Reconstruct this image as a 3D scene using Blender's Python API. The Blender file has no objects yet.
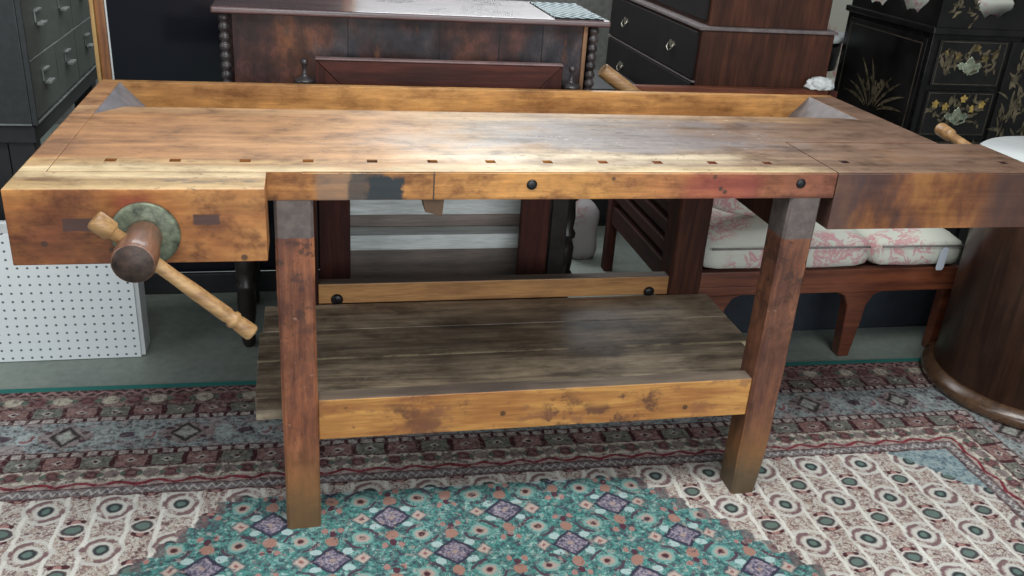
import bpy, bmesh, math, random
from mathutils import Vector, Matrix, noise

scene = bpy.context.scene
# ------------------------------------------------------------------ camera, world, lights, exposure
YAW, PITCH, ROLL = -0.2367, -0.4229, 0.0728
cy_, sy_ = math.cos(YAW), math.sin(YAW)
cp_, sp_ = math.cos(PITCH), math.sin(PITCH)
fw = Vector((-sy_ * cp_, cy_ * cp_, sp_))
rt = Vector((cy_, sy_, 0))
up = rt.cross(fw)
r2 = rt * math.cos(ROLL) + up * math.sin(ROLL)
u2 = -rt * math.sin(ROLL) + up * math.cos(ROLL)
cam = bpy.data.cameras.new('camera')
camo = bpy.data.objects.new('camera', cam)
scene.collection.objects.link(camo)
camo.matrix_world = Matrix((
    (r2.x, u2.x, -fw.x, 0.0791), (r2.y, u2.y, -fw.y, -1.7326),
    (r2.z, u2.z, -fw.z, 1.4043), (0, 0, 0, 1)))
cam.sensor_width = 36
cam.lens = 911.49 * 36 / 1024
scene.camera = camo

scene.view_settings.view_transform = 'Standard'
scene.view_settings.look = 'None'
scene.view_settings.gamma = 1
scene.view_settings.use_curve_mapping = False
scene.view_settings.exposure = 0.0

w = bpy.data.worlds.new('shop_air')
scene.world = w
w.use_nodes = True
w.node_tree.nodes['Background'].inputs[0].default_value = (0.88, 0.95, 1.0, 1)
w.node_tree.nodes['Background'].inputs[1].default_value = 0.30


def area(name, loc, target, size, sizey, power, col):
    l = bpy.data.lights.new(name, 'AREA')
    l.shape = 'RECTANGLE'
    l.size, l.size_y, l.energy, l.color = size, sizey, power, col
    o = bpy.data.objects.new(name, l)
    scene.collection.objects.link(o)
    o.location = loc
    o.rotation_euler = (Vector(target) - Vector(loc)).to_track_quat('-Z', 'Y').to_euler()
    return o


area('ceiling_light_front', (0.5, -0.9, 3.2), (0.5, 0.1, 0), 2.6, 0.9, 84, (0.97, 1.0, 0.98))
area('ceiling_light_back', (0.3, 2.4, 2.9), (0.4, 0.6, 0.6), 2.2, 0.8, 40, (0.95, 0.98, 1.0))
area('window_light_left', (-3.0, -1.0, 2.0), (0.4, 0.3, 0.4), 1.6, 1.6, 26, (0.88, 0.95, 1.0))
area('front_fill_light', (0.9, -2.95, 1.25), (0.6, 0.6, 0.45), 3.2, 1.3, 64, (0.92, 0.97, 1.0))  # added low fill lamp, brightens the fronts and the steps under the bench
area('rear_sheen_light', (0.7, 3.45, 2.15), (0.6, 0.3, 0.86), 2.4, 0.9, 42, (0.92, 0.97, 1.0))  # added lamp behind, makes the sheen on the bench and sideboard tops

# ------------------------------------------------------------------ node math
class N:
    """one material's node tree with arithmetic on sockets"""
    def __init__(s, name):
        s.m = bpy.data.materials.new(name)
        s.m.use_nodes = True
        s.t = s.m.node_tree
        s.b = s.t.nodes['Principled BSDF']
        s.co = s.t.nodes.new('ShaderNodeTexCoord').outputs['Object']
        sp = s.t.nodes.new('ShaderNodeSeparateXYZ')
        s.t.links.new(s.co, sp.inputs[0])
        s.x, s.y, s.z = (V(s, o) for o in sp.outputs)

    def put(s, inp, v):
        if isinstance(v, V):
            s.t.links.new(v.s, inp)
        elif isinstance(v, bpy.types.NodeSocket):
            s.t.links.new(v, inp)
        elif isinstance(v, (tuple, list)) and len(v) == 3 and len(inp.default_value) == 4:
            inp.default_value = (*v, 1)
        else:
            inp.default_value = v

    def math(s, op, a, b=0.0, c=None):
        n = s.t.nodes.new('ShaderNodeMath')
        n.operation = op
        s.put(n.inputs[0], a)
        s.put(n.inputs[1], b)
        if c is not None:
            s.put(n.inputs[2], c)
        return V(s, n.outputs[0])

    def vec(s, x, y, z=0.0):
        n = s.t.nodes.new('ShaderNodeCombineXYZ')
        for i, v in enumerate((x, y, z)):
            s.put(n.inputs[i], v)
        return n.outputs[0]

    def noise(s, vec, scale, detail=3, rough=0.55, dist=0.0):
        n = s.t.nodes.new('ShaderNodeTexNoise')
        s.put(n.inputs['Vector'], vec)
        n.inputs['Scale'].default_value = scale
        n.inputs['Detail'].default_value = detail
        n.inputs['Roughness'].default_value = rough
        n.inputs['Distortion'].default_value = dist
        return V(s, n.outputs[0])

    def voro(s, vec, scale, rnd=1.0, out=0):
        n = s.t.nodes.new('ShaderNodeTexVoronoi')
        s.put(n.inputs['Vector'], vec)
        n.inputs['Scale'].default_value = scale
        n.inputs['Randomness'].default_value = rnd
        return V(s, n.outputs[out])

    def scaled(s, sx, sy, sz, off=(0, 0, 0)):
        n = s.t.nodes.new('ShaderNodeMapping')
        s.put(n.inputs[0], s.co)
        n.inputs['Scale'].default_value = (sx, sy, sz)
        n.inputs['Location'].default_value = off
        return n.outputs[0]

    def ss(s, v, a, b, lo=0.0, hi=1.0):
        n = s.t.nodes.new('ShaderNodeMapRange')
        n.interpolation_type = 'SMOOTHSTEP'
        s.put(n.inputs[0], v)
        for i, q in enumerate((a, b, lo, hi)):
            s.put(n.inputs[i + 1], q)
        return V(s, n.outputs[0])

    def mix(s, a, b, f):
        n = s.t.nodes.new('ShaderNodeMix')
        n.data_type = 'RGBA'
        s.put(n.inputs[0], f)
        s.put(n.inputs[6], a)
        s.put(n.inputs[7], b)
        return n.outputs[2]

    def ramp(s, v, *stops):
        n = s.t.nodes.new('ShaderNodeValToRGB')
        s.put(n.inputs[0], v)
        e = n.color_ramp.elements
        while len(e) < len(stops):
            e.new(0.5)
        for el, (p, c) in zip(e, stops):
            el.position = p
            el.color = (*c, 1)
        return n.outputs[0]

    def mul(s, col, v, f=1.0):
        n = s.t.nodes.new('ShaderNodeMix')
        n.data_type = 'RGBA'
        n.blend_type = 'MULTIPLY'
        n.inputs[0].default_value = f
        s.put(n.inputs[6], col)
        s.put(n.inputs[7], v)
        return n.outputs[2]

    def fin(s, col, rough=0.6, metal=0.0, bump=None, strength=0.3, dist=0.004, spec=0.5, coat=0.0):
        s.put(s.b.inputs['Base Color'], col)
        s.put(s.b.inputs['Roughness'], rough)
        s.b.inputs['Metallic'].default_value = metal
        s.b.inputs['Specular IOR Level'].default_value = spec
        s.b.inputs['Coat Weight'].default_value = coat
        s.b.inputs['Coat Roughness'].default_value = 0.22
        if bump is not None:
            n = s.t.nodes.new('ShaderNodeBump')
            n.inputs['Strength'].default_value = strength
            n.inputs['Distance'].default_value = dist
            s.put(n.inputs['Height'], bump)
            s.t.links.new(n.outputs[0], s.b.inputs['Normal'])
        return s.m


class V:
    def __init__(s, n, sock):
        s.n, s.s = n, sock
    def __add__(s, o): return s.n.math('ADD', s, o)
    __radd__ = __add__
    def __sub__(s, o): return s.n.math('SUBTRACT', s, o)
    def __rsub__(s, o): return s.n.math('SUBTRACT', o, s)
    def __mul__(s, o): return s.n.math('MULTIPLY', s, o)
    __rmul__ = __mul__
    def __truediv__(s, o): return s.n.math('DIVIDE', s, o)
    def __neg__(s): return s.n.math('MULTIPLY', s, -1.0)
    def abs(s): return s.n.math('ABSOLUTE', s)
    def fract(s): return s.n.math('FRACT', s)
    def floor(s): return s.n.math('FLOOR', s)
    def min(s, o): return s.n.math('MINIMUM', s, o)
    def max(s, o): return s.n.math('MAXIMUM', s, o)
    def sqrt(s): return s.n.math('SQRT', s)
    def sin(s): return s.n.math('SINE', s)
    def gt(s, o): return s.n.math('GREATER_THAN', s, o)
    def lt(s, o): return s.n.math('LESS_THAN', s, o)


def wood(name, light, mid, dark, axis='x', scale=1.0, rough=0.5, mottle=0.5, extra=None, bump=0.25, spec=0.5, coat=0.0, contrast=1.0):
    n = N(name)
    st = {'x': (1.2, 16, 16), 'y': (16, 1.2, 16), 'z': (16, 16, 1.2)}[axis]
    g = n.noise(n.scaled(*[q * scale for q in st]), 2.2, 5, 0.62, 0.6)
    fine = n.noise(n.scaled(*[q * scale * 5 for q in st]), 3.0, 2, 0.5)
    big = n.noise(n.scaled(2.2, 2.6, 2.6, (3.1, 1.7, 0.4)), 1.6, 4, 0.6)
    a = n.math('ADD', n.math('MULTIPLY', g, 0.6), n.math('MULTIPLY', big, 0.4 * mottle * 2))
    a = n.ss(a, 0.30 + 0.1 * mottle, 0.72 + 0.1 * mottle)
    col = n.ramp(a, (0.0, dark), (0.45, mid), (1.0, light))
    col = n.mul(col, n.ramp(fine, (0.25, (0.72, 0.70, 0.68)), (0.65, (1.05, 1.05, 1.05))), 0.75 * contrast)
    r = n.ss(big, 0.3, 0.7, rough - 0.08, rough + 0.12)
    if extra:
        col = extra(n, col, g, big, fine)
    return n.fin(col, r, bump=g * 0.7 + fine * 0.3, strength=bump, dist=0.003, spec=spec, coat=coat)


def blotch(n, x0, x1, z0, z1, soft=0.02, warp=0.03, ax='xz', sc=18):
    """mask of a stain filling a rectangle with a ragged edge"""
    d = {'x': n.x, 'y': n.y, 'z': n.z}
    w_ = (n.noise(n.co, sc, 4, 0.65) - 0.5) * (warp * 2)
    a, b = d[ax[0]] + w_, d[ax[1]] + w_ * 0.7
    m = n.ss(a, x0 - soft, x0 + soft) * n.ss(a, x1 - soft, x1 + soft, 1.0, 0.0)
    return m * n.ss(b, z0 - soft, z0 + soft) * n.ss(b, z1 - soft, z1 + soft, 1.0, 0.0)


def plain(name, col, rough=0.5, metal=0.0, var=0.15, sc=30, bump=0.0):
    n = N(name)
    q = n.noise(n.co, sc, 4, 0.6)
    c2 = tuple(c * (1 - var * 2) for c in col)
    c3 = tuple(min(1, c * (1 + var)) for c in col)
    return n.fin(n.ramp(q, (0.3, c2), (0.7, c3)), rough, metal, bump=q if bump else None, strength=bump)


# ------------------------------------------------------------------ mesh builder
class MB:
    def __init__(s):
        s.bm = bmesh.new()

    def merge(s, b, bev=0.0, seg=2, mat=None):
        if bev > 0:
            bmesh.ops.bevel(b, geom=[e for e in b.edges if e.calc_face_angle(0) > 0.5], offset=bev, segments=seg, affect='EDGES', profile=0.6)
        if mat is not None:
            bmesh.ops.transform(b, matrix=mat, verts=b.verts)
        vm = {v: s.bm.verts.new(v.co) for v in b.verts}
        for f in b.faces:
            try:
                nf = s.bm.faces.new([vm[v] for v in f.verts])
                nf.smooth = f.smooth
                nf.material_index = f.material_index
            except ValueError:
                pass
        b.free()
        return s

    def box(s, x0, x1, y0, y1, z0, z1, bev=0.002, mat=None, seg=2):
        b = bmesh.new()
        bmesh.ops.create_cube(b, size=1)
        for v in b.verts:
            v.co = Vector(((x0 + x1) / 2 + v.co.x * (x1 - x0), (y0 + y1) / 2 + v.co.y * (y1 - y0), (z0 + z1) / 2 + v.co.z * (z1 - z0)))
        return s.merge(b, bev, seg, mat)

    def hexa(s, lo, hi, bev=0.002):
        """two quads (4 points each) joined"""
        b = bmesh.new()
        vs = [b.verts.new(p) for p in lo + hi]
        for q in ((3, 2, 1, 0), (4, 5, 6, 7), (0, 1, 5, 4), (1, 2, 6, 5), (2, 3, 7, 6), (3, 0, 4, 7)):
            b.faces.new([vs[i] for i in q])
        bmesh.ops.recalc_face_normals(b, faces=b.faces)
        return s.merge(b, bev)

    def prism(s, pts, depth, axis='y', at=0.0, bev=0.0, mat=None):
        """polygon in the plane across axis, extruded from at to at+depth"""
        b = bmesh.new()
        def P3(p, d):
            return {'x': (d, p[0], p[1]), 'y': (p[0], d, p[1]), 'z': (p[0], p[1], d)}[axis]
        a = [b.verts.new(P3(p, at)) for p in pts]
        c = [b.verts.new(P3(p, at + depth)) for p in pts]
        b.faces.new(a)
        b.faces.new(c[::-1])
        k = len(pts)
        for i in range(k):
            b.faces.new([a[i], c[i], c[(i + 1) % k], a[(i + 1) % k]])
        bmesh.ops.recalc_face_normals(b, faces=b.faces)
        return s.merge(b, bev, 1, mat)

    def lathe(s, prof, origin=(0, 0, 0), axis=(0, 0, 1), seg=28, mat=None):
        """profile [(r, h)...] spun round axis from origin"""
        b = bmesh.new()
        rings = []
        for r, h in prof:
            rings.append([b.verts.new((max(r, 1e-5) * math.cos(2 * math.pi * i / seg), max(r, 1e-5) * math.sin(2 * math.pi * i / seg), h)) for i in range(seg)])
        for k in range(len(rings) - 1):
            for i in range(seg):
                f = b.faces.new([rings[k][i], rings[k][(i + 1) % seg], rings[k + 1][(i + 1) % seg], rings[k + 1][i]])
                f.smooth = True
        b.faces.new(rings[0][::-1])
        b.faces.new(rings[-1])
        bmesh.ops.recalc_face_normals(b, faces=b.faces)
        q = Vector(axis).normalized().to_track_quat('Z', 'Y').to_matrix().to_4x4()
        m = Matrix.Translation(origin) @ q
        if mat is not None:
            m = mat @ m
        return s.merge(b, 0, 2, m)

    def rod(s, p0, p1, r, r1=None, seg=16):
        p0, p1 = Vector(p0), Vector(p1)
        L = (p1 - p0).length
        return s.lathe([(r * .85, 0), (r, .0015), (r1 or r, L - .0015), ((r1 or r) * .85, L)], p0, p1 - p0, seg)

    def tube(s, pts, r, seg=8):
        b = bmesh.new()
        pts = [Vector(p) for p in pts]
        rings = []
        for i, p in enumerate(pts):
            d = (pts[min(i + 1, len(pts) - 1)] - pts[max(i - 1, 0)]).normalized()
            a = d.cross(Vector((0.13, 0.31, 0.94))).normalized()
            c = d.cross(a)
            rr = r(i / (len(pts) - 1)) if callable(r) else r
            rings.append([b.verts.new(p + (a * math.cos(t) + c * math.sin(t)) * rr) for t in (2 * math.pi * k / seg for k in range(seg))])
        for k in range(len(rings) - 1):
            for i in range(seg):
                f = b.faces.new([rings[k][i], rings[k][(i + 1) % seg], rings[k + 1][(i + 1) % seg], rings[k + 1][i]])
                f.smooth = True
        b.faces.new(rings[0][::-1])
        b.faces.new(rings[-1])
        bmesh.ops.recalc_face_normals(b, faces=b.faces)
        return s.merge(b)

    def cushion(s, x0, x1, y0, y1, z0, z1, puff=0.25, mat=None, cuts=10, seedv=0):
        b = bmesh.new()
        bmesh.ops.create_cube(b, size=1)
        bmesh.ops.subdivide_edges(b, edges=b.edges, cuts=cuts, use_grid_fill=True)
        cx, cy, cz = (x0 + x1) / 2, (y0 + y1) / 2, (z0 + z1) / 2
        sx, sy, sz = x1 - x0, y1 - y0, z1 - z0
        rad = min(sx, sy, sz) * .38
        for v in b.verts:
            u = v.co.copy()
            p = Vector((u.x * sx, u.y * sy, u.z * sz))
            h = Vector((sx / 2 - rad, sy / 2 - rad, sz / 2 - rad))
            inner = Vector([max(-h[i], min(h[i], p[i])) for i in range(3)])
            d = p - inner
            if d.length > 1e-6:
                p = inner + d.normalized() * rad
            k = (1 - (2 * u.x) ** 2) * (1 - (2 * u.y) ** 2)
            p.z += (1 if u.z > 0 else -1) * k * puff * sz * abs(u.z) * 2 * .5
            p += noise.noise_vector(Vector((p.x * 7 + seedv, p.y * 7, p.z * 7))) * .006
            v.co = p + Vector((cx, cy, cz))
        for f in b.faces:
            f.smooth = True
        return s.merge(b, 0, 2, mat)

    def build(s, name, mats, root=None, split=None):
        """link as one object; split: faces looking up take the second material"""
        me = bpy.data.meshes.new(name)
        if split:
            s.bm.normal_update()
            for f in s.bm.faces:
                if f.normal.z > 0.8:
                    f.material_index = 1
        if root is not None:
            r = root
            while r.parent:
                r = r.parent
            if r.type == 'EMPTY':
                bmesh.ops.translate(s.bm, verts=s.bm.verts, vec=-r.location)
        s.bm.to_mesh(me)
        s.bm.free()
        for m in (mats if isinstance(mats, (list, tuple)) else [mats]):
            me.materials.append(m)
        o = bpy.data.objects.new(name, me)
        scene.collection.objects.link(o)
        if root is not None:
            o.parent = root
        return o


def tag(o, label, cat, group=None, kind=None):
    o['label'] = label
    o['category'] = cat
    if group:
        o['group'] = group
    if kind:
        o['kind'] = kind
    return o


def thing(name, label, cat, loc, group=None):
    o = bpy.data.objects.new(name, None)
    o.empty_display_size = 0.1
    scene.collection.objects.link(o)
    o.location = loc
    return tag(o, label, cat, group)


def struct(name, mb, m):
    o = mb.build(name, m)
    o['kind'] = 'structure'
    return o


def dup(o, parent=None):
    c = o.copy()
    scene.collection.objects.link(c)
    if parent is not None:
        c.parent = parent
    for ch in [q for q in scene.objects if q.parent == o]:
        dup(ch, c)
    return c


# ------------------------------------------------------------------ setting
def concrete():
    n = N('concrete')
    a = n.noise(n.co, 3.0, 6, 0.65)
    b = n.noise(n.co, 40, 3, 0.6)
    c = n.ramp(a, (0.3, (0.17, 0.20, 0.18)), (0.7, (0.29, 0.32, 0.29)))
    c = n.mul(c, n.ramp(b, (0.3, (0.82, 0.84, 0.82)), (0.7, (1.05, 1.05, 1.03))))
    return n.fin(c, 0.55, bump=b, strength=0.15)


struct('floor', MB().box(-3.4, 4.6, -3.0, 3.6, -0.06, 0, 0), concrete())
struct('wall_back', MB().box(-3.4, 4.6, 3.6, 3.7, 0, 3.4, 0), plain('grey_plaster', (0.22, 0.22, 0.21), 0.8))
struct('wall_left', MB().box(-3.5, -3.4, -3.0, 3.7, 0, 3.4, 0), plain('grey_plaster', (0.22, 0.22, 0.21), 0.8))
struct('wall_right', MB().box(4.6, 4.7, -3.0, 3.7, 0, 3.4, 0), plain('grey_plaster', (0.22, 0.22, 0.21), 0.8))

# ------------------------------------------------------------------ rug
RX, RY = -1.6, 0.722          # its far left corner
RL = 1.843 + 0.52 + 1.6      # its length


def rug_mat():
    n = N('persian_rug')
    wv = n.noise(n.co, 22, 3, 0.6)
    w2 = n.noise(n.scaled(1, 1, 1, (5, 9, 2)), 24, 3, 0.6)
    x = n.x + (wv - 0.5) * 0.020
    v0 = -n.y
    v = v0 + (w2 - 0.5) * 0.018
    re = RL - x
    side = re.lt(v)                       # 1 on the right hand border
    d = v.min(re)
    # distance along the border
    s_ = x + side * (v - x)
    blk = n.noise(n.scaled(1, 1, 1), 150, 2, 0.7)
    blk2 = n.noise(n.scaled(1, 1, 1, (2, 7, 1)), 75, 3, 0.7)
    K = dict(white=(0.62, 0.60, 0.56), cream=(0.44, 0.38, 0.30), red=(0.20, 0.045, 0.05), wine=(0.085, 0.030, 0.036),
             mauve=(0.22, 0.135, 0.14), pink=(0.40, 0.22, 0.20), navy=(0.045, 0.045, 0.075), slate=(0.12, 0.12, 0.18),
             teal=(0.075, 0.245, 0.225), lteal=(0.20, 0.40, 0.37), blue=(0.30, 0.37, 0.38), green=(0.12, 0.20, 0.16), orange=(0.38, 0.21, 0.17))

    def per(c, p, off=0.0):
        return ((c / p + off).fract() - 0.5) * p

    def ell(a, b, ra, rb):
        return ((a / ra) * (a / ra) + (b / rb) * (b / rb)).sqrt()

    def dia(a, b, ra, rb):
        return (a / ra).abs() + (b / rb).abs()

    def inn(q, t=1.0, e=0.08):
        return n.ss(q, t - e, t + e, 1.0, 0.0)

    def band(a, b, e=0.0015):
        return n.ss(d, a - e, a + e) * n.ss(d, b - e, b + e, 1.0, 0.0)

    # ---------------- ivory field
    px, py = 0.1475, 0.1475
    fx, fy = x + RX, v        # back to the shop's own x
    ox, oy = -0.519, 0.566
    a, b = per(fx, px, -ox / px + 0.5), per(fy, py, -oy / py + 0.5)
    a2, b2 = per(fx, px, -ox / px), per(fy, py, -oy / py)
    blk3 = n.noise(n.scaled(1, 1, 1, (6, 3, 8)), 58, 3, 0.65)
    col = n.ramp(blk2, (0.34, (0.13, 0.085, 0.085)), (0.42, (0.30, 0.20, 0.185)), (0.47, (0.52, 0.48, 0.43)), (0.54, (0.64, 0.62, 0.57)), (0.60, (0.46, 0.36, 0.30)), (0.70, (0.25, 0.27, 0.22)))
    col = n.mix(col, (0.42, 0.30, 0.25), n.ss(blk3, 0.54, 0.60) * 0.6)
    col = n.mix(col, (0.10, 0.10, 0.09), n.ss(blk3, 0.30, 0.37, 1.0, 0.0) * 0.7)
    sw = n.noise(n.scaled(1, 1, 1, (2, 4, 6)), 30, 3, 0.6, 1.2)
    col = n.mix(col, (0.24, 0.14, 0.145), n.ss((sw - 0.5).abs(), 0.012, 0.035, 1.0, 0.0) * 0.75)
    col = n.mix(col, (0.66, 0.64, 0.60), n.ss((sw - 0.60).abs(), 0.008, 0.022, 1.0, 0.0) * 0.7)
    e1 = ell(a, b, 0.037, 0.036)
    col = n.mix(col, K['white'], inn((e1 - 1.25).abs(), 0.14, 0.05))
    col = n.mix(col, K['mauve'], inn((e1 - 1.0).abs(), 0.14, 0.06) * n.ss(a * b * 9000.0 + (blk2 - 0.5) * 4.0, -1.6, -0.6))
    col = n.mix(col, K['white'], inn(e1, 0.76))
    col = n.mix(col, (0.05, 0.055, 0.06), inn(e1, 0.48))
    col = n.mix(col, (0.14, 0.21, 0.185), inn(e1, 0.24))
    e2 = ell(a2, b2, 0.024, 0.019)
    col = n.mix(col, K['wine'], inn(ell(a2, b2.abs() - 0.026, 0.022, 0.009)))
    col = n.mix(col, K['pink'], inn(ell(a2, b2.abs() - 0.027, 0.010, 0.007)))
    col = n.mix(col, K['white'], inn((e2 - 1.15).abs(), 0.12, 0.05))
    col = n.mix(col, (0.08, 0.075, 0.08), inn(e2, 0.94))
    col = n.mix(col, (0.14, 0.20, 0.175), inn(e2, 0.62))
    line = (a2.abs() - 0.034).abs()
    col = n.mix(col, (0.74, 0.72, 0.67), inn(line, 0.0050, 0.0020) * inn(b2.abs(), 0.058, 0.006))
    # pale blue corner piece
    cn = (fx - 1.843) + (fy - 0.52) * -1.0
    col = n.mix(col, n.ramp(blk2, (0.38, (0.10, 0.15, 0.19)), (0.5, (0.23, 0.35, 0.38)), (0.66, (0.38, 0.42, 0.42))), n.ss(cn + (wv - .5) * .1, -0.20, -0.19) * 0.9)

    # ---------------- teal medallion
    p, q = 0.2735, 0.268
    yx = fy - 0.0
    tx = 0.262
    ty = 0.665
    A, B = per(fx, p, -tx / p + 0.5), per(yx, q, -ty / q + 0.5)
    A2, B2 = per(fx, p, -tx / p), per(yx, q, -ty / q)
    pick = (A.abs() / p + B.abs() / q).lt(A2.abs() / p + B2.abs() / q)
    a = A2 + pick * (A - A2)
    b = B2 + pick * (B - B2)
    tc = n.ramp(blk2, (0.34, (0.06, 0.06, 0.09)), (0.43, (0.05, 0.15, 0.15)), (0.49, K['teal']), (0.58, (0.11, 0.31, 0.285)), (0.66, (0.36, 0.50, 0.47)))
    tc = n.mix(tc, (0.12, 0.075, 0.11), n.ss((sw - 0.5).abs(), 0.010, 0.028, 1.0, 0.0) * 0.65)
    tc = n.mix(tc, (0.45, 0.56, 0.54), n.ss((sw - 0.61).abs(), 0.008, 0.020, 1.0, 0.0) * 0.6)
    # vine arcs
    ar = ell(a.abs() - 0.0684, b.abs() - 0.067, 0.033, 0.030)
    tc = n.mix(tc, (0.09, 0.06, 0.085), inn((ar - 1.10).abs(), 0.12, 0.05) * n.ss((a.abs() - 0.0684) * (b.abs() - 0.067) * 9000.0, 0.6, 1.6))
    tc = n.mix(tc, K['lteal'], inn(ar, 0.72))
    tc = n.mix(tc, (0.46, 0.36, 0.32), inn(ar, 0.50, 0.12))
    tc = n.mix(tc, K['wine'], inn(ar, 0.25, 0.1))
    fl = dia(a.abs() - 0.068, b, 0.021, 0.021)
    tc = n.mix(tc, (0.08, 0.07, 0.10), inn(fl, 1.15, 0.2) * 0.6)
    tc = n.mix(tc, (0.52, 0.42, 0.37), inn(fl, 0.85, 0.25))
    tc = n.mix(tc, (0.30, 0.12, 0.12), inn(fl, 0.30, 0.15))
    bd = ell(a, b.abs() - 0.062, 0.015, 0.016)
    tc = n.mix(tc, K['orange'], inn(bd, 1.0))
    tc = n.mix(tc, (0.10, 0.04, 0.06), inn(ell(a, b.abs() - 0.088, 0.008, 0.010), 1.0))
    tc = n.mix(tc, K['pink'], inn(ell(a.abs() - 0.018, b.abs() - 0.098, 0.007, 0.009)))
    dm = dia(a, b, 0.050, 0.047)
    tc = n.mix(tc, (0.42, 0.56, 0.56), inn(ell(a.abs() - 0.036, b.abs() - 0.028, 0.013, 0.010)))
    tc = n.mix(tc, K['navy'], inn(dm, 1.0, 0.05))
    tc = n.mix(tc, n.ramp(blk, (0.38, (0.09, 0.08, 0.13)), (0.50, (0.20, 0.18, 0.25)), (0.64, (0.42, 0.36, 0.40))), inn(dm, 0.78, 0.05))
    tc = n.mix(tc, (0.40, 0.30, 0.28), inn(dm, 0.18, 0.08))
    tc = n.mix(tc, (0.055, 0.06, 0.085), n.ss(blk3, 0.33, 0.39, 1.0, 0.0) * 0.75)
    tc = n.mix(tc, (0.44, 0.34, 0.31), n.ss(blk3, 0.60, 0.64) * 0.6)
    # medallion outline, stepped
    stp = ((fy - 0.57) / 0.045).floor() * 0.045
    lim = stp * 0.86 + 0.53 + (w2 - 0.5) * 0.03
    dd = lim - (fx - 0.39).abs()
    inm = n.ss(dd, -0.002, 0.002) * n.ss(fy, 0.558, 0.562)
    edge = inn((dd - 0.01).abs(), 0.012, 0.003) * n.ss(fy, 0.545, 0.55)
    col = n.mix(col, tc, inm)
    col = n.mix(col, n.ramp(blk, (0.4, (0.12, 0.07, 0.08)), (0.6, K['mauve'])), edge * 0.7)

    # ---------------- borders
    def flowers(c1, c2, base, pitch, mid, rad):
        f = per(s_, pitch)
        f2 = per(s_, pitch, 0.5)
        h = d - mid
        c = n.ramp(blk2, (0.40, tuple(q * .5 for q in base)), (0.52, base))
        e = ell(f, h, rad * 1.25, rad)
        c = n.mix(c, c1, inn(e, 0.95, 0.14))
        c = n.mix(c, (0.10, 0.05, 0.055), inn((e - 0.5).abs(), 0.10, 0.05))
        c = n.mix(c, c2, inn(ell(f2, h, rad * .95, rad * .8), 0.95, 0.14))
        c = n.mix(c, (0.12, 0.16, 0.13), inn(ell(f2.abs() - rad * 1.2, h, rad * .35, rad * .4)))
        return c

    def tiles(c1, c2, pitch, mid, hh):
        f = per(s_, pitch)
        g = ((s_ / (pitch * 2)).fract() - 0.5)
        c = n.mix(c1, c2, g.gt(0.0))
        h = d - mid
        c = n.mix(c, K['white'], inn(dia(f, h, pitch * .18, hh * .55), 1.0, .25) * 0.8)
        c = n.mix(c, K['wine'], inn(dia(f, h, pitch * .09, hh * .28)))
        c = n.mix(c, K['wine'], n.ss(f.abs(), pitch * .40, pitch * .44))
        return n.mul(c, n.ramp(blk, (0.35, (0.6, 0.55, 0.55)), (0.6, (1, 1, 1))))

    def dashes(pitch):
        f = per(s_, pitch)
        c = n.mix(K['wine'], K['white'], inn(f.abs(), pitch * .36, pitch * .04) * 0.8)
        return n.mul(c, n.ramp(blk, (0.35, (0.6, 0.5, 0.5)), (0.6, (1, 1, 1))))

    def meander(c1, c2, pitch, amp, mid, wdt):
        z = (per(s_, pitch).abs() - pitch * .25) * (4 * amp / pitch)
        return n.mix(c2, c1, inn((d - mid - z).abs(), wdt, 0.0015))

    bc = n.ramp(blk, (0.36, (0.07, 0.035, 0.04)), (0.52, (0.14, 0.075, 0.08)), (0.66, (0.34, 0.26, 0.25)))
    bc = n.mix(bc, meander((0.34, 0.20, 0.20), (0.07, 0.045, 0.045), 0.035, 0.008, 0.038, 0.006), band(0.028, 0.050))
    bc = n.mix(bc, flowers((0.19, 0.09, 0.09), (0.48, 0.44, 0.36), (0.27, 0.19, 0.17), 0.125, 0.080, 0.026), band(0.050, 0.112))
    bc = n.mix(bc, tiles((0.30, 0.19, 0.175), (0.22, 0.235, 0.20), 0.085, 0.140, 0.020), band(0.118, 0.162))
    bc = n.mix(bc, dashes(0.036), band(0.170, 0.186))
    # broad blue grey band
    f = per(s_, 0.30)
    f2 = per(s_, 0.30, 0.5)
    h = d - 0.258
    bl = n.ramp(blk2, (0.36, (0.14, 0.15, 0.17)), (0.45, (0.27, 0.29, 0.29)), (0.56, K['blue']), (0.66, (0.42, 0.38, 0.36)))
    bl = n.mix(bl, (0.34, 0.25, 0.25), n.ss(n.noise(n.scaled(1, 1, 1, (9, 9, 1)), 11, 4, .6), 0.52, 0.62) * 0.6)
    bl = n.mix(bl, (0.30, 0.20, 0.20), inn(dia(f, h, 0.085, 0.06), 1.0, 0.1) * 0.6)
    bl = n.mix(bl, (0.055, 0.05, 0.05), inn((dia(f, h, 0.034, 0.040) - 1).abs(), 0.20, 0.10))
    bl = n.mix(bl, (0.40, 0.42, 0.38), inn(dia(f, h, 0.024, 0.028), 1.0, .3))
    bl = n.mix(bl, (0.10, 0.06, 0.07), inn(ell(f.abs() - 0.045, h.abs() - .02, 0.010, 0.006)))
    bl = n.mix(bl, (0.40, 0.45, 0.45), inn(ell(f2.abs() - 0.055, h, 0.024, 0.030)))
    bl = n.mix(bl, (0.32, 0.08, 0.10), inn((ell(f2.abs() - 0.055, h, 0.012, 0.018) - 1).abs(), 0.3, 0.1) * (f2 + h).gt(0.055) * 0.8)
    bl = n.mix(bl, (0.10, 0.07, 0.09), inn(ell(f2, h, 0.020, 0.014)))
    bc = n.mix(bc, bl, band(0.190, 0.326))
    bc = n.mix(bc, dashes(0.036), band(0.332, 0.348))
    bc = n.mix(bc, tiles((0.33, 0.20, 0.185), (0.23, 0.245, 0.21), 0.085, 0.376, 0.022), band(0.354, 0.400))
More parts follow.
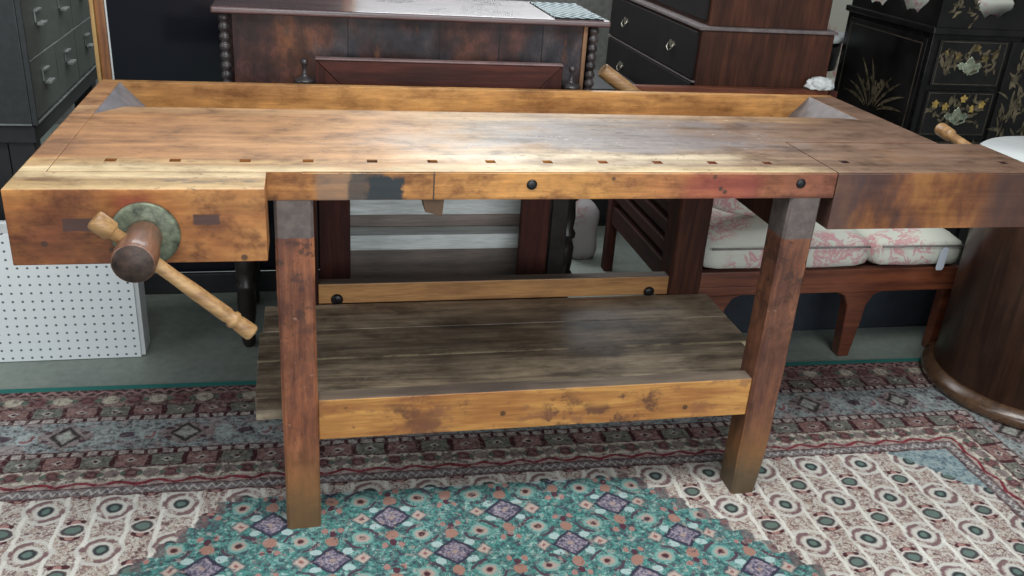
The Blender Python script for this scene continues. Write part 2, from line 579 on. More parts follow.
    bc = n.mix(bc, flowers((0.22, 0.11, 0.11), (0.26, 0.21, 0.20), (0.58, 0.54, 0.46), 0.092, 0.431, 0.021), band(0.407, 0.460))
    bc = n.mix(bc, meander((0.24, 0.04, 0.055), (0.44, 0.36, 0.33), 0.09, 0.008, 0.470, 0.0055), band(0.460, 0.482))
    bc = n.mix(bc, meander((0.46, 0.44, 0.42), (0.20, 0.18, 0.19), 0.022, 0.007, 0.500, 0.0040), band(0.488, 0.512))
    bc = n.mul(bc, n.ramp(blk2, (0.36, (0.50, 0.46, 0.48)), (0.46, (0.9, 0.88, 0.88)), (0.58, (1.15, 1.15, 1.15))))
    bc = n.mix(bc, (0.30, 0.26, 0.24), n.ss(blk3, 0.56, 0.64) * 0.45)
    bc = n.mix(bc, (0.085, 0.05, 0.06), n.ss(blk3, 0.33, 0.42, 1.0, 0.0) * 0.55)
    col = n.mix(bc, col, n.ss(d, 0.518, 0.521))
    col = n.mix(col, (0.035, 0.19, 0.17), n.ss(v0, 0.0225, 0.0235, 1.0, 0.0))
    # pile and wear
    pile = n.noise(n.scaled(1, 1, 1), 420, 2, 0.7)
    col = n.mul(col, n.ramp(pile, (0.30, (0.66, 0.66, 0.66)), (0.70, (1.22, 1.22, 1.22))))
    dirt = n.noise(n.co, 3.0, 3, 0.6)
    col = n.mul(col, n.ramp(dirt, (0.3, (0.88, 0.86, 0.84)), (0.7, (1.08, 1.08, 1.08))))
    return n.fin(col, 0.92, bump=pile + blk * 0.6, strength=0.5, dist=0.003, spec=0.15)


rug = MB().box(0, RL, -2.6, 0, 0.0, 0.0045, 0.001).build('persian_rug', rug_mat())
rug.location = (RX, RY, 0.0005)
rug.rotation_euler = (0, 0, math.radians(-1.3))
tag(rug, 'patterned persian rug with teal medallion, ivory field and dark red border under the workbench', 'rug')

# ------------------------------------------------------------------ workbench
H = 0.86
W = 1.215
BR = Vector((0.6, 0.3, 0))                       # root
AP = 0.0575                                      # depth of the apron


def top_extra(n, col, g, big, fine):
    X, Y = n.x + 0.6, n.y + 0.3
    wob = (n.noise(n.scaled(1.0, 2.0, 1), 3.0, 6, 0.68) - 0.5)
    wob2 = (n.noise(n.scaled(1.0, 1.8, 1, (6, 2, 1)), 9.0, 5, 0.7) - 0.5)
    lam = n.noise(n.scaled(0.5, 22, 0.5), 1.6, 1, 0.4)
    c = n.ramp(n.ss(X + wob * 0.6, -0.45, 1.75), (0.0, (0.36, 0.175, 0.070)), (0.22, (0.45, 0.245, 0.105)), (0.36, (0.47, 0.325, 0.18)), (0.56, (0.40, 0.315, 0.225)), (0.76, (0.25, 0.165, 0.115)), (1.0, (0.165, 0.095, 0.062)))
    gz = n.ss(X + wob * 1.2, 0.22, 0.6) * n.ss(X + wob * 1.2, 1.0, 1.35, 1.0, 0.0) * n.ss(Y + wob * 0.4, 0.12, 0.19) * n.ss(Y + wob * .5, 0.36, 0.46, 1.0, 0.0)
    c = n.mix(c, (0.215, 0.195, 0.20), gz * 0.8)
    c = n.mix(c, (0.11, 0.10, 0.12), gz * n.ss(wob2, 0.02, 0.14) * 0.6)
    c = n.mix(c, (0.17, 0.115, 0.085), n.ss(wob2, 0.05, 0.2) * n.ss(X, 0.0, 0.9) * 0.5)
    c = n.mix(c, (0.20, 0.10, 0.045), n.ss(wob, -0.06, -0.16) * 0.55)
    c = n.mix(c, (0.18, 0.085, 0.04), blotch(n, -1.06, -0.97, -0.20, -0.10, 0.02, 0.03, 'xy') * 0.6)
    # paler strip along the back of the slab
    c = n.mix(c, (0.46, 0.29, 0.15), n.ss(Y + wob * 0.12, 0.42, 0.46) * n.ss(Y, 0.505, 0.515, 1.0, 0.0) * n.ss(X, 1.5, 1.3) * 0.5)
    # pale worn front edge
    c = n.mix(c, (0.66, 0.53, 0.32), n.ss(Y + wob * 0.16 + wob2 * .05, 0.010, 0.060, 1.0, 0.0) * n.ss(Y, -0.06, -0.02) * n.ss(X, 1.08, 1.26, 1.0, 0.0) * 0.9)
    c = n.mix(c, (0.64, 0.54, 0.38), n.ss((Y + wob * 0.2 - 0.10).abs(), 0.01, 0.05, 1.0, 0.0) * n.ss(X + wob * .6, 0.15, 0.5) * n.ss(X, 0.9, 1.2, 1.0, 0.0) * 0.6)
    c = n.mix(c, (0.60, 0.42, 0.20), n.ss((Y + wob * 0.08 - 0.065).abs(), 0.008, 0.03, 1.0, 0.0) * n.ss(X + wob * .3, 0.0, 0.3, 1.0, 0.0) * 0.6)
    c = n.mix(c, (0.54, 0.40, 0.20), n.ss(Y, -0.03, -0.06) * n.ss(X, 0.0, 0.1, 1.0, 0.0) * 0.7)
    c = n.mix(c, (0.13, 0.105, 0.085), n.ss((Y + 0.052 + wob2 * .03).abs(), 0.006, 0.022, 1.0, 0.0) * n.ss(wob2 + wob, -0.06, 0.06) * n.ss(X, 0.0, 0.05, 1.0, 0.0) * 0.75)
    c = n.mul(c, n.ramp(g, (0.30, (0.78, 0.74, 0.70)), (0.62, (1.08, 1.08, 1.08))))
    c = n.mul(c, n.ramp(lam, (0.40, (0.88, 0.86, 0.84)), (0.60, (1.05, 1.05, 1.05))))
    c = n.mul(c, n.ramp(wob2 + 0.5, (0.34, (0.50, 0.44, 0.38)), (0.46, (0.90, 0.88, 0.86)), (0.60, (1.14, 1.13, 1.12))))
    spk = n.noise(n.scaled(1, 1.6, 1, (1, 2, 3)), 70, 3, 0.65)
    c = n.mix(c, (0.78, 0.75, 0.68), n.ss(spk + wob2 * .5, 0.66, 0.76) * n.ss(X, 0.1, 0.5) * n.ss(X, 1.1, 1.4, 1.0, 0.0) * 0.6)
    c = n.mix(c, (0.10, 0.06, 0.035), n.ss(n.noise(n.co, 34, 4, 0.75), 0.32, 0.38, 1.0, 0.0) * 0.6)
    return c


def dots(n, col, sc=14, dens=0.30, c=(0.05, 0.025, 0.015)):
    v = n.voro(n.scaled(1, 1, 1.0), sc)
    gate = n.noise(n.scaled(1, 1, 1, (8, 3, 5)), 5, 2)
    return n.mix(col, c, n.ss(v, 0.10, 0.17, 1.0, 0.0) * n.ss(gate, 0.5, 0.56) * 0.85)


def apron_extra(n, col, g, big, fine):
    X, Z = n.x + 0.6, n.z
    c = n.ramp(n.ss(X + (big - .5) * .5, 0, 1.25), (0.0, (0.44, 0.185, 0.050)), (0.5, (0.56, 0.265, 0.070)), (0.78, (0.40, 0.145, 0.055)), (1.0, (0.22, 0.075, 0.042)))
    c = n.mul(c, n.ramp(g, (0.30, (0.62, 0.56, 0.5)), (0.65, (1.15, 1.15, 1.15))))
    c = n.mul(c, n.ramp(fine, (0.3, (0.85, 0.83, 0.8)), (0.65, (1.05, 1.05, 1.05))))
    mo = n.noise(n.scaled(1, 1, 1.6), 16, 5, 0.7)
    c = n.mul(c, n.ramp(mo, (0.34, (0.50, 0.42, 0.38)), (0.50, (0.95, 0.95, 0.95)), (0.66, (1.18, 1.15, 1.1))))
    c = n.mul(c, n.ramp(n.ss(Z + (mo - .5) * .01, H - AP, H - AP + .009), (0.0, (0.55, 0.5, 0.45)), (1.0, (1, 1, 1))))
    m = blotch(n, 0.155 - .6, 0.225 - .6, 0.796, 0.86, 0.006, 0.02, 'xz', 30)
    m2 = blotch(n, 0.19 - .6, 0.265 - .6, 0.80, 0.852, 0.005, 0.028, 'xz', 22)
    c = n.mix(c, (0.16, 0.13, 0.11), blotch(n, 0.09 - .6, 0.19 - .6, 0.80, 0.86, 0.008, 0.012, 'xz', 25) * 0.55)
    c = n.mix(c, (0.022, 0.026, 0.030), m * 0.75)
    c = n.mix(c, (0.018, 0.022, 0.026), m2)
    c = n.mix(c, (0.24, 0.03, 0.035), blotch(n, 0.86 - .6, 1.03 - .6, 0.80, 0.86, 0.02, 0.03, 'xz', 16) * 0.5)
    c = n.mix(c, (0.05, 0.025, 0.015), n.ss((X - 0.3215 + (fine - .5) * .004).abs(), 0.0012, 0.002, 1.0, 0.0))
    return dots(n, c, 26)


def jaw_extra(n, col, g, big, fine):
    c = n.ramp(n.ss(n.noise(n.scaled(1.6, 1, 3), 2.4, 4, .6), 0.32, 0.66), (0, (0.17, 0.052, 0.020)), (0.5, (0.34, 0.130, 0.038)), (1, (0.50, 0.225, 0.070)))
    c = n.mul(c, n.ramp(g, (0.3, (0.6, 0.55, 0.5)), (0.65, (1.12, 1.12, 1.12))))
    mo = n.noise(n.scaled(1, 1, 1.4), 15, 5, 0.72)
    c = n.mul(c, n.ramp(mo, (0.34, (0.45, 0.38, 0.35)), (0.50, (0.95, 0.95, 0.95)), (0.66, (1.2, 1.17, 1.12))))
    for x0, x1, z0, z1 in ((-0.348, -0.288, 0.782, 0.806), (-0.128, -0.082, 0.792, 0.812)):
        c = n.mix(c, (0.075, 0.035, 0.028), blotch(n, x0 - .6, x1 - .6, z0, z1, 0.002, 0.004))
    c = n.mix(c, (0.30, 0.045, 0.03), blotch(n, -0.26 - .6, -0.20 - .6, 0.81, 0.85, 0.02, 0.03) * 0.5)
    return dots(n, c, 22)


def tail_extra(n, col, g, big, fine):
    v = n.noise(n.scaled(2.6, 1, 1.2), 2.6, 5, .65)
    c = n.ramp(n.ss(v, 0.34, 0.66), (0, (0.075, 0.034, 0.028)), (0.5, (0.20, 0.075, 0.030)), (1, (0.34, 0.15, 0.045)))
    c = n.mul(c, n.ramp(g, (0.3, (0.65, 0.6, 0.58)), (0.65, (1.12, 1.12, 1.12))))
    c = n.mix(c, (0.055, 0.035, 0.038), n.ss(n.x + (v - .5) * .12, 0.655, 0.70, 1.0, 0.0) * 0.7)
    c = n.mix(c, (0.060, 0.034, 0.032), n.ss(n.x + (v - .5) * .2, 0.98, 1.04) * 0.7)
    return dots(n, c, 24)


def leg_extra(zlim):
    def f(n, col, g, big, fine):
        mo = n.noise(n.scaled(1, 1, .7, (3, 1, 1)), 14, 5, 0.7)
        col = n.mul(col, n.ramp(mo, (0.34, (0.50, 0.44, 0.42)), (0.50, (0.95, 0.95, 0.95)), (0.66, (1.25, 1.2, 1.12))))
        sp = n.noise(n.co, 34, 4, 0.7)
        c = n.mix(col, (0.045, 0.020, 0.014), n.ss(sp, 0.52, 0.60) * n.ss(n.z, 0.40, 0.6) * 0.75)
        c = n.mix(c, (0.10, 0.035, 0.025), n.ss(n.noise(n.scaled(1, 1, .5), 40, 4, .7), 0.52, 0.62) * 0.5)
        c = n.mix(c, (0.42, 0.22, 0.15), n.ss(n.noise(n.co, 60, 2, .6), 0.66, 0.73) * (0.5 if zlim > .71 else 0.25))
        c = n.mix(c, (0.30, 0.145, 0.045), n.ss(n.z, 0.05, 0.28, 1.0, 0.0) * 0.7)
        c = n.mix(c, (0.060, 0.048, 0.030), n.ss(n.z + (sp - .5) * .12, 0.04, 0.15, 1.0, 0.0) * (0.55 if zlim > .71 else 0.85))
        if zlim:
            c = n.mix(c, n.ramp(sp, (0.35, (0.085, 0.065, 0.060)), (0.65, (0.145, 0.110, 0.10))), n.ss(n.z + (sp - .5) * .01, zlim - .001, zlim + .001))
        return c
    return f


def str_extra(n, col, g, big, fine):
    sp = n.noise(n.scaled(1, 1, 1.3), 15, 5, 0.7)
    zone = n.noise(n.scaled(1, 1, 1, (4, 1, 2)), 3.2, 2)
    c = n.mix(col, (0.11, 0.045, 0.025), n.ss(sp, 0.49, 0.60) * n.ss(zone, 0.47, 0.55) * 0.9)
    c = n.mix(c, (0.22, 0.085, 0.04), n.ss(n.noise(n.scaled(1.4, 1, 2, (1, 5, 2)), 7, 4, .65), 0.52, 0.62) * 0.6)
    c = n.mix(c, (0.16, 0.06, 0.03), n.ss((n.x + 0.28 + (sp - .5) * .1).abs(), 0.01, 0.06, 1.0, 0.0) * n.ss(sp, 0.40, 0.55) * 0.7)
    return dots(n, c, 20)


def shelf_extra(n, col, g, big, fine):
    Y = n.y + 0.3
    mo = n.noise(n.scaled(1, 1.8, 1), 6, 6, 0.7)
    c = n.mul(col, n.ramp(mo, (0.34, (0.45, 0.42, 0.42)), (0.50, (0.95, 0.95, 0.95)), (0.66, (1.2, 1.2, 1.2))))
    c = n.mix(c, (0.55, 0.46, 0.28), n.ss((Y - 0.314 + (big - .5) * .008).abs(), 0.002, 0.010, 1.0, 0.0) * n.ss(mo, 0.40, 0.52) * 0.8)
    c = n.mix(c, (0.30, 0.27, 0.22), n.ss(n.noise(n.co, 46, 3, .7), 0.60, 0.68) * n.ss(n.x + .6, 0.5, 0.1) * 0.6)
    c = n.mix(c, (0.035, 0.028, 0.022), n.ss(n.noise(n.scaled(1, 3, 1), 3.4, 4, .65), 0.54, 0.68) * 0.6)
    return c


m_top = wood('worn_bench_top', (0.5, 0.35, 0.2), (0.4, 0.25, 0.12), (0.2, 0.12, 0.06), 'x', rough=0.46, extra=top_extra, bump=0.35)
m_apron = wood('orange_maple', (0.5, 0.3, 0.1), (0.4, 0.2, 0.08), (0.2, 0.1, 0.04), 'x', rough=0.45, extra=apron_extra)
m_jaw = wood('jaw_maple', (0.5, 0.3, 0.1), (0.4, 0.2, 0.08), (0.2, 0.1, 0.04), 'x', rough=0.45, extra=jaw_extra)
m_tail = wood('tail_vise_maple', (0.4, 0.2, 0.08), (0.3, 0.15, 0.06), (0.1, 0.05, 0.03), 'x', rough=0.42, extra=tail_extra)
m_leg = wood('red_brown_leg', (0.46, 0.19, 0.085), (0.30, 0.105, 0.048), (0.12, 0.038, 0.022), 'z', rough=0.5, extra=leg_extra(0.722), mottle=.5)
m_leg2 = wood('red_brown_leg', (0.28, 0.115, 0.055), (0.18, 0.068, 0.036), (0.075, 0.027, 0.018), 'z', rough=0.45, extra=leg_extra(0.705), mottle=.5)
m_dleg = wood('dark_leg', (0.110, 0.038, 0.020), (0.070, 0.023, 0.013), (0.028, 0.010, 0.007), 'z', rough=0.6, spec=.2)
m_str = wood('stretcher_maple', (0.66, 0.35, 0.105), (0.54, 0.26, 0.07), (0.32, 0.12, 0.035), 'x', rough=0.45, extra=str_extra, mottle=.5)
m_str2 = wood('rear_stretcher_maple', (0.58, 0.31, 0.11), (0.46, 0.23, 0.08), (0.26, 0.12, 0.045), 'x', rough=0.5)
m_strtop = wood('dusty_maple', (0.22, 0.17, 0.12), (0.16, 0.12, 0.09), (0.08, 0.06, 0.05), 'x', rough=0.6)
m_shelf = wood('grey_shelf_plank', (0.54, 0.44, 0.32), (0.37, 0.29, 0.20), (0.16, 0.12, 0.088), 'x', rough=0.5, extra=shelf_extra, bump=.4)
def board_extra(n, col, g, big, fine):
    mo = n.noise(n.scaled(1, 1, 2.0), 10, 5, 0.7)
    c = n.mul(col, n.ramp(mo, (0.34, (0.55, 0.48, 0.42)), (0.50, (0.95, 0.95, 0.95)), (0.66, (1.2, 1.18, 1.15))))
    return c


m_back = wood('tray_board', (0.66, 0.37, 0.13), (0.54, 0.28, 0.09), (0.34, 0.16, 0.055), 'x', rough=0.4, extra=board_extra)
m_grey = plain('grey_worn_block', (0.22, 0.21, 0.23), 0.5, 0, 0.15, 25)
m_iron = plain('dark_iron', (0.035, 0.034, 0.036), 0.35, 0.7, 0.3, 60)
m_grey2 = plain('brown_grey_worn_block', (0.13, 0.105, 0.10), 0.55, 0, 0.2, 25)
m_green = plain('green_patina', (0.155, 0.170, 0.115), 0.45, 0.3, 0.4, 45, 0.2)
m_hub = wood('dark_turned_hub', (0.26, 0.125, 0.075), (0.17, 0.078, 0.048), (0.08, 0.034, 0.022), 'y', rough=0.32, coat=.3)
m_hubend = plain('dark_end_grain', (0.055, 0.030, 0.022), 0.55, 0, 0.4, 70, 0.3)
m_bar = wood('pale_turned_bar', (0.56, 0.36, 0.17), (0.42, 0.24, 0.10), (0.22, 0.11, 0.045), 'x', rough=0.4)
m_hole = plain('dark_hole_wood', (0.10, 0.055, 0.03), 0.8)

bench = thing('workbench', 'old joiners workbench with worn maple top, vises, reddish legs and a plank shelf', 'workbench', BR)
HX = [-0.292, -0.175, -0.044, 0.077, 0.204, 0.327, 0.449, 0.572, 0.695, 0.819, 0.947, 1.079]


def slab(x0, x1, y0, y1, z0, z1, holes, h0, h1, hw):
    """plank with square dog holes, holes open at the top"""
    mb = MB()
    b = bmesh.new()
    xs = [x0] + [q for c in holes for q in (c - hw, c + hw)] + [x1]
    ys = [y0, h0, h1, y1]
    G = [[b.verts.new((x, y, z1)) for y in ys] for x in xs]
    G0 = [[b.verts.new((x, y, z0)) for y in ys] for x in xs]
    zd = z1 - 0.035
    for i in range(len(xs) - 1):
        for j in range(3):
            if j == 1 and i % 2 == 1:
                lo = [b.verts.new((xs[a], ys[c], zd)) for a, c in ((i, 1), (i + 1, 1), (i + 1, 2), (i, 2))]
                hi = [G[i][1], G[i + 1][1], G[i + 1][2], G[i][2]]
                b.faces.new(lo)
                for k in range(4):
                    b.faces.new([hi[k], hi[(k + 1) % 4], lo[(k + 1) % 4], lo[k]])
            else:
                b.faces.new([G[i][j], G[i + 1][j], G[i + 1][j + 1], G[i][j + 1]])
            b.faces.new([G0[i][j], G0[i][j + 1], G0[i + 1][j + 1], G0[i + 1][j]])
    for i in range(len(xs) - 1):
        b.faces.new([G[i][0], G0[i][0], G0[i + 1][0], G[i + 1][0]])
        b.faces.new([G[i][3], G[i + 1][3], G0[i + 1][3], G0[i][3]])
    for j in range(3):
        b.faces.new([G[0][j], G[0][j + 1], G0[0][j + 1], G0[0][j]])
        b.faces.new([G[-1][j], G0[-1][j], G0[-1][j + 1], G[-1][j + 1]])
    bmesh.ops.recalc_face_normals(b, faces=b.faces)
    # soften only the long front arris
    es = [e for e in b.edges if all(abs(v.co.y - y0) < 1e-6 and abs(v.co.z - z1) < 1e-6 and v.co.x > 0.05 for v in e.verts)]
    bmesh.ops.bevel(b, geom=es, offset=0.003, segments=2, affect='EDGES')
    return mb.merge(b)


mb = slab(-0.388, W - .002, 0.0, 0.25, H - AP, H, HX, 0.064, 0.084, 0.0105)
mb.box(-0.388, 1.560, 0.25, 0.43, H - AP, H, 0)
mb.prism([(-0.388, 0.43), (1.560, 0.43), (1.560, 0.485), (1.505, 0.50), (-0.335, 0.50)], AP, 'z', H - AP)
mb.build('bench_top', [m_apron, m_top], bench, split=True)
mb = MB().box(-0.388, 1.60, 0.43, 0.765, H - 0.088, H - 0.0755, 0)
mb.build('tray_bottom', m_str2, bench)
mb = MB().box(-0.435, 1.643, 0.762, 0.787, H - 0.10, H, 0.002)
mb.build('back_board', m_back, bench)
# ramps closing the tool tray
for xa, xb, yf in ((-0.389, -0.333, 0.431), (1.558, 1.500, 0.486)):
    mb = MB().hexa([(xa, yf, H - .0755), (xb, 0.502, H - .0755), (xb, 0.761, H - .0755), (xa, 0.761, H - .0755)],
                   [(xa, yf, H - .0004), (xb, 0.502, H - .062), (xb, 0.761, H - .062), (xa, 0.761, H - .0004)], 0)
    o = mb.build('tray_ramp', m_grey if xa < 0 else m_grey2, bench)
    o['label'] = 'grey sloped tray end block'
MB().box(-0.438, -0.3895, 0.0, 0.7615, H - 0.10, H, 0.003).build('end_cap', [m_jaw, m_top], bench, split=True)
MB().box(1.5605, 1.643, 0.252, 0.7615, H - 0.10, H, 0.003).build('end_cap', [m_tail, m_top], bench, split=True)
# front vise jaw, slightly tapered worn top edge
MB().box(-0.438, -0.001, -0.102, -0.0002, H - 0.142, H - .0002, 0.0022, seg=3).build('vise_jaw', [m_jaw, m_top], bench, split=True)
# tail vise
mb = slab(W + .001, 1.76, 0.0, 0.246, H - 0.1325, H, [1.278, 1.700], 0.074, 0.094, 0.0105)
mb.build('tail_vise', [m_tail, m_top], bench, split=True)
# bolts on the apron
for bx, bz in ((0.523, 0.834), (1.128, 0.836)):
    MB().lathe([(0.0100, 0), (0.0112, .001), (0.0105, .0028), (0.005, .0038), (0.0, .004)], (bx, 0.0005, bz), (0, -1, 0), 20).build('bolt', m_iron, bench)
for bx, bz in ((0.146, 0.290), (1.075, 0.287)):
    MB().lathe([(0.016, 0), (0.017, .003), (0.011, .007), (0.0, .008)], (bx, 0.6295, bz), (0, -1, 0), 16).build('bolt', m_iron, bench)
# small stop block below the apron
MB().hexa([(0.306, 0.003, 0.775), (0.341, 0.003, 0.766), (0.341, 0.05, 0.766), (0.306, 0.05, 0.775)],
          [(0.300, 0.003, H - AP), (0.344, 0.003, H - AP), (0.344, 0.05, H - AP), (0.300, 0.05, H - AP)], 0.001).build('stop_block', m_hole, bench)


def leg(x0, x1, y0, y1, ztop, mat, chip=False):
    mb = MB()
    b = bmesh.new()
    zs = [0.0052] + [0.06 * k for k in range(1, int(ztop / 0.06))] + [ztop]
    rings = []
    for k, z in enumerate(zs):
        c = 0.006
        t = 0.004 if k == 0 else 0
        pts = [(x0 + c, y0), (x1 - c, y0), (x1, y0 + c), (x1, y1 - c), (x1 - c, y1), (x0 + c, y1), (x0, y1 - c), (x0, y0 + c)]
        r = []
        for i, (px, py) in enumerate(pts):
            nx = noise.noise(Vector((px * 9, py * 9, z * 12 + i))) * 0.0022
            ny = noise.noise(Vector((px * 9 + 5, py * 9, z * 12 + i))) * 0.0022
            if chip and z < 0.14 and px > (x0 + x1) / 2:
                nx -= (0.14 - z) * 0.09
            r.append(b.verts.new((px + nx, py + ny, z)))
        rings.append(r)
    for a, c in zip(rings, rings[1:]):
        for i in range(8):
            b.faces.new([a[i], a[(i + 1) % 8], c[(i + 1) % 8], c[i]])
    b.faces.new(rings[0][::-1])
    b.faces.new(rings[-1])
    bmesh.ops.recalc_face_normals(b, faces=b.faces)
    mb.merge(b)
    return mb.build('leg', mat, bench)


LT = H - AP - .0005
leg(0.009, 0.085, 0.0, 0.076, LT, m_leg)
leg(1.112, 1.188, 0.0, 0.080, LT, m_leg2, True)
leg(0.009, 0.095, 0.631, 0.715, H - .10, m_dleg)
leg(1.136, 1.240, 0.627, 0.715, H - .10, m_dleg)
MB().box(0.0855, 1.112, 0.010, 0.052, 0.238, 0.340, 0.003).build('front_stretcher', [m_str, m_strtop], bench, split=True)
MB().box(0.0955, 1.135, 0.630, 0.668, 0.2765, 0.3365, 0.003).build('rear_stretcher', [m_str2, m_strtop], bench, split=True)
for xx in (0.02, 1.13):
    MB().box(xx, xx + .045, 0.0765, 0.6305, 0.185, 0.2475, 0.002).build('side_rail', m_dleg, bench)
    MB().box(xx, xx + .045, 0.0765, 0.6305, 0.70, 0.76, 0.002).build('side_rail', m_dleg, bench)
random.seed(4)
for y0, y1, xa, xb in ((0.053, 0.1375, -0.052, 1.200), (0.139, 0.312, -0.056, 1.235), (0.3135, 0.47, -0.058, 1.262), (0.4715, 0.6285, -0.050, 1.262)):
    mb = MB()
    if y0 < 0.1:
        mb.box(0.087, 1.110, y0, 0.0835, 0.250, 0.2755, 0.002)
        mb.box(xa, xb, 0.0845, y1, 0.250, 0.2755, 0.002)
    elif y1 > 0.6:
        mb.box(xa, xb, y0, 0.6255, 0.250, 0.2765, 0.002)
    else:
        mb.box(xa, xb, y0, y1, 0.250, 0.276 + random.uniform(-.001, .001), 0.002)
    mb.build('shelf_plank', m_shelf, bench)

# front vise screw
cx, cz = -0.211, 0.777
MB().lathe([(0.054, 0), (0.060, .002), (0.060, .006), (0.054, .010), (0.046, .009), (0.040, .012), (0.030, .013)], (cx, -0.1022, cz), (0, -1, 0), 40).build('collar', m_green, bench)
hub = MB().lathe([(0.028, 0), (0.031, .010), (0.030, .030), (0.033, .050), (0.0355, .075), (0.0365, .105), (0.0365, .125), (0.0345, .130), (0.033, .131)], (cx, -0.114, cz), (0, -1, 0), 40).build('screw_hub', m_hub, bench)
MB().lathe([(0.0330, 0), (0.0325, .0012), (0.0, .0016)], (cx, -0.2452, cz), (0, -1, 0), 40).build('hub_end', m_hubend, hub)
pA, pB = Vector((-0.276, -0.19, 0.838)), Vector((-0.030, -0.19, 0.612))
dv = (pB - pA).normalized()
L_ = (pB - pA).length
MB().lathe([(0.013, 0), (0.0175, .002), (0.0185, .006), (0.0180, .034), (0.015, .037), (0.0115, .040), (0.0125, .09), (0.0120, .16), (0.0135, .20), (0.0145, L_ - .060), (0.0125, L_ - .050),
            (0.0165, L_ - .046), (0.0165, L_ - .040), (0.0135, L_ - .036), (0.0150, L_ - .030), (0.0160, L_ - .004), (0.014, L_)], pA, dv, 24).build('vise_bar', m_bar, bench)
# tail vise screw and its bar
hub2 = MB().lathe([(0.040, 0), (0.040, .006), (0.026, .008), (0.028, .02), (0.034, .04), (0.036, .075), (0.033, .080), (0.0, .081)], (1.7605, 0.12, 0.79), (1, 0, 0), 32).build('tail_screw_hub', m_hub, bench)
pA, pB = Vector((1.815, 0.482, 0.840)), Vector((1.815, -0.07, 0.763))
dv = (pB - pA).normalized()
L_ = (pB - pA).length
MB().lathe([(0.013, 0), (0.0175, .002), (0.0185, .006), (0.0180, .050), (0.015, .053), (0.0125, .056), (0.0135, .16), (0.0130, .35), (0.0135, L_ - .04),
            (0.0175, L_ - .038), (0.0175, L_ - .002), (0.014, L_)], pA, dv, 24).build('tail_vise_bar', m_bar, bench)

# ------------------------------------------------------------------ pegboard box
def peg_mat():
    n = N('white_pegboard')
    p = 0.0262
    fx = ((n.x / p).fract() - 0.5) * p
    fz = ((n.z / p).fract() - 0.5) * p
    d = (fx * fx + fz * fz).sqrt()
    c = n.mix((0.72, 0.75, 0.76), (0.10, 0.12, 0.13), n.ss(d, 0.0030, 0.0042, 1.0, 0.0))
    return n.fin(c, 0.5)


m_white = plain('white_paint', (0.66, 0.68, 0.68), 0.5, 0, 0.05, 10)
peg = thing('pegboard_box', 'white pegboard box with rows of small holes on the floor left of the workbench', 'display box', (-0.75, 0.92, 0))
MB().box(-1.30, -0.4335, 0.868, 0.880, 0.002, 0.405, 0.0015).build('pegboard_panel', peg_mat(), peg)
mb = MB().box(-0.442, -0.4225, 0.8805, 0.97, 0.002, 0.405, 0.001)
mb.box(-1.30, -0.4425, 0.8805, 0.97, 0.390, 0.4045, 0.001)
mb.box(-1.30, -0.4425, 0.955, 0.97, 0.002, 0.409, 0.001)
mb.box(-1.30, -1.285, 0.8805, 0.954, 0.002, 0.409, 0.001)
mb.build('box_side', m_white, peg)

# ------------------------------------------------------------------ card file cabinet on a black stand
m_file = plain('grey_green_steel', (0.070, 0.080, 0.070), 0.45, 0.1, 0.10, 18)
m_filed = plain('dark_side_steel', (0.026, 0.030, 0.032), 0.5, 0.1, 0.12, 60)
m_trim = plain('worn_bright_trim', (0.19, 0.21, 0.20), 0.4, 0.2, 0.2, 30)
m_black = plain('black_paint', (0.012, 0.012, 0.014), 0.6, 0, 0.2, 20)
fx = -0.69
fc = thing('file_cabinet', 'grey green metal card file cabinet with label holder pulls, on a black stand', 'file cabinet', (-1.0, 1.55, 0.652))
MB().box(-1.45, fx - .012, 1.092, 2.02, 0.655, 1.56, 0.003).build('cabinet_body', m_filed, fc)
rows = [(0.668, 0.832), (0.838, 1.002), (1.008, 1.172), (1.178, 1.342), (1.348, 1.512)]
for ri, (z0, z1) in enumerate(rows):
    for y0, y1 in ((1.104, 1.400), (1.404, 1.678), (1.682, 2.008)):
        dr = MB().box(fx - .0115, fx, y0, y1, z0, z1, 0.003).build('drawer', m_file, fc)
        yc, zc = (y0 + y1) / 2, (z0 + z1) / 2 + 0.02
        mb = MB().box(fx + .0002, fx + .004, yc - .030, yc + .030, zc - .014, zc + .022, .001)
        mb.box(fx + .004, fx + .022, yc - .028, yc + .028, zc - .022, zc - .014, .002)
        mb.box(fx + .004, fx + .010, yc - .030, yc + .030, zc + .016, zc + .022, .001)
        mb.build('label_pull', m_trim, dr)
        MB().box(fx + .0042, fx + .005, yc - .025, yc + .025, zc - .012, zc + .014, 0).build('label_card', m_file, dr)
MB().box(fx - .011, fx + .003, 1.092, 1.103, 0.655, 1.56, .001).build('corner_post', m_filed, fc)
mb = MB()
for z in (0.656, 0.8335, 1.0035, 1.1735, 1.3435):
    mb.box(fx - .011, fx + .002, 1.1035, 2.02, z, z + .0035, .0005)
mb.box(-1.45, fx - .012, 1.0885, 1.0915, 0.655, 0.660, .0005)
mb.build('edge_trim', m_trim, fc)
st = thing('cabinet_stand', 'black stand under the grey green file cabinet', 'stand', (-1.0, 1.55, 0))
mb = MB().box(-1.45, -0.70, 1.10, 2.02, 0.60, 0.651, .003)
mb.build('stand_top', m_black, st)
for x0 in (-1.44, -0.78):
    for y0 in (1.11, 1.94):
        MB().box(x0, x0 + .07, y0, y0 + .07, 0.0, 0.599, .003).build('leg', m_black, st)
MB().box(-1.365, -0.785, 1.12, 1.14, 0.05, 0.599, .002).build('stand_panel', m_black, st)

# ------------------------------------------------------------------ tall wood framed dark mirror
def glass_dark():
    n = N('dark_mirror_glass')
    return n.fin((0.008, 0.009, 0.014), 0.12, spec=0.25)  # dark reflection put into the glass colour


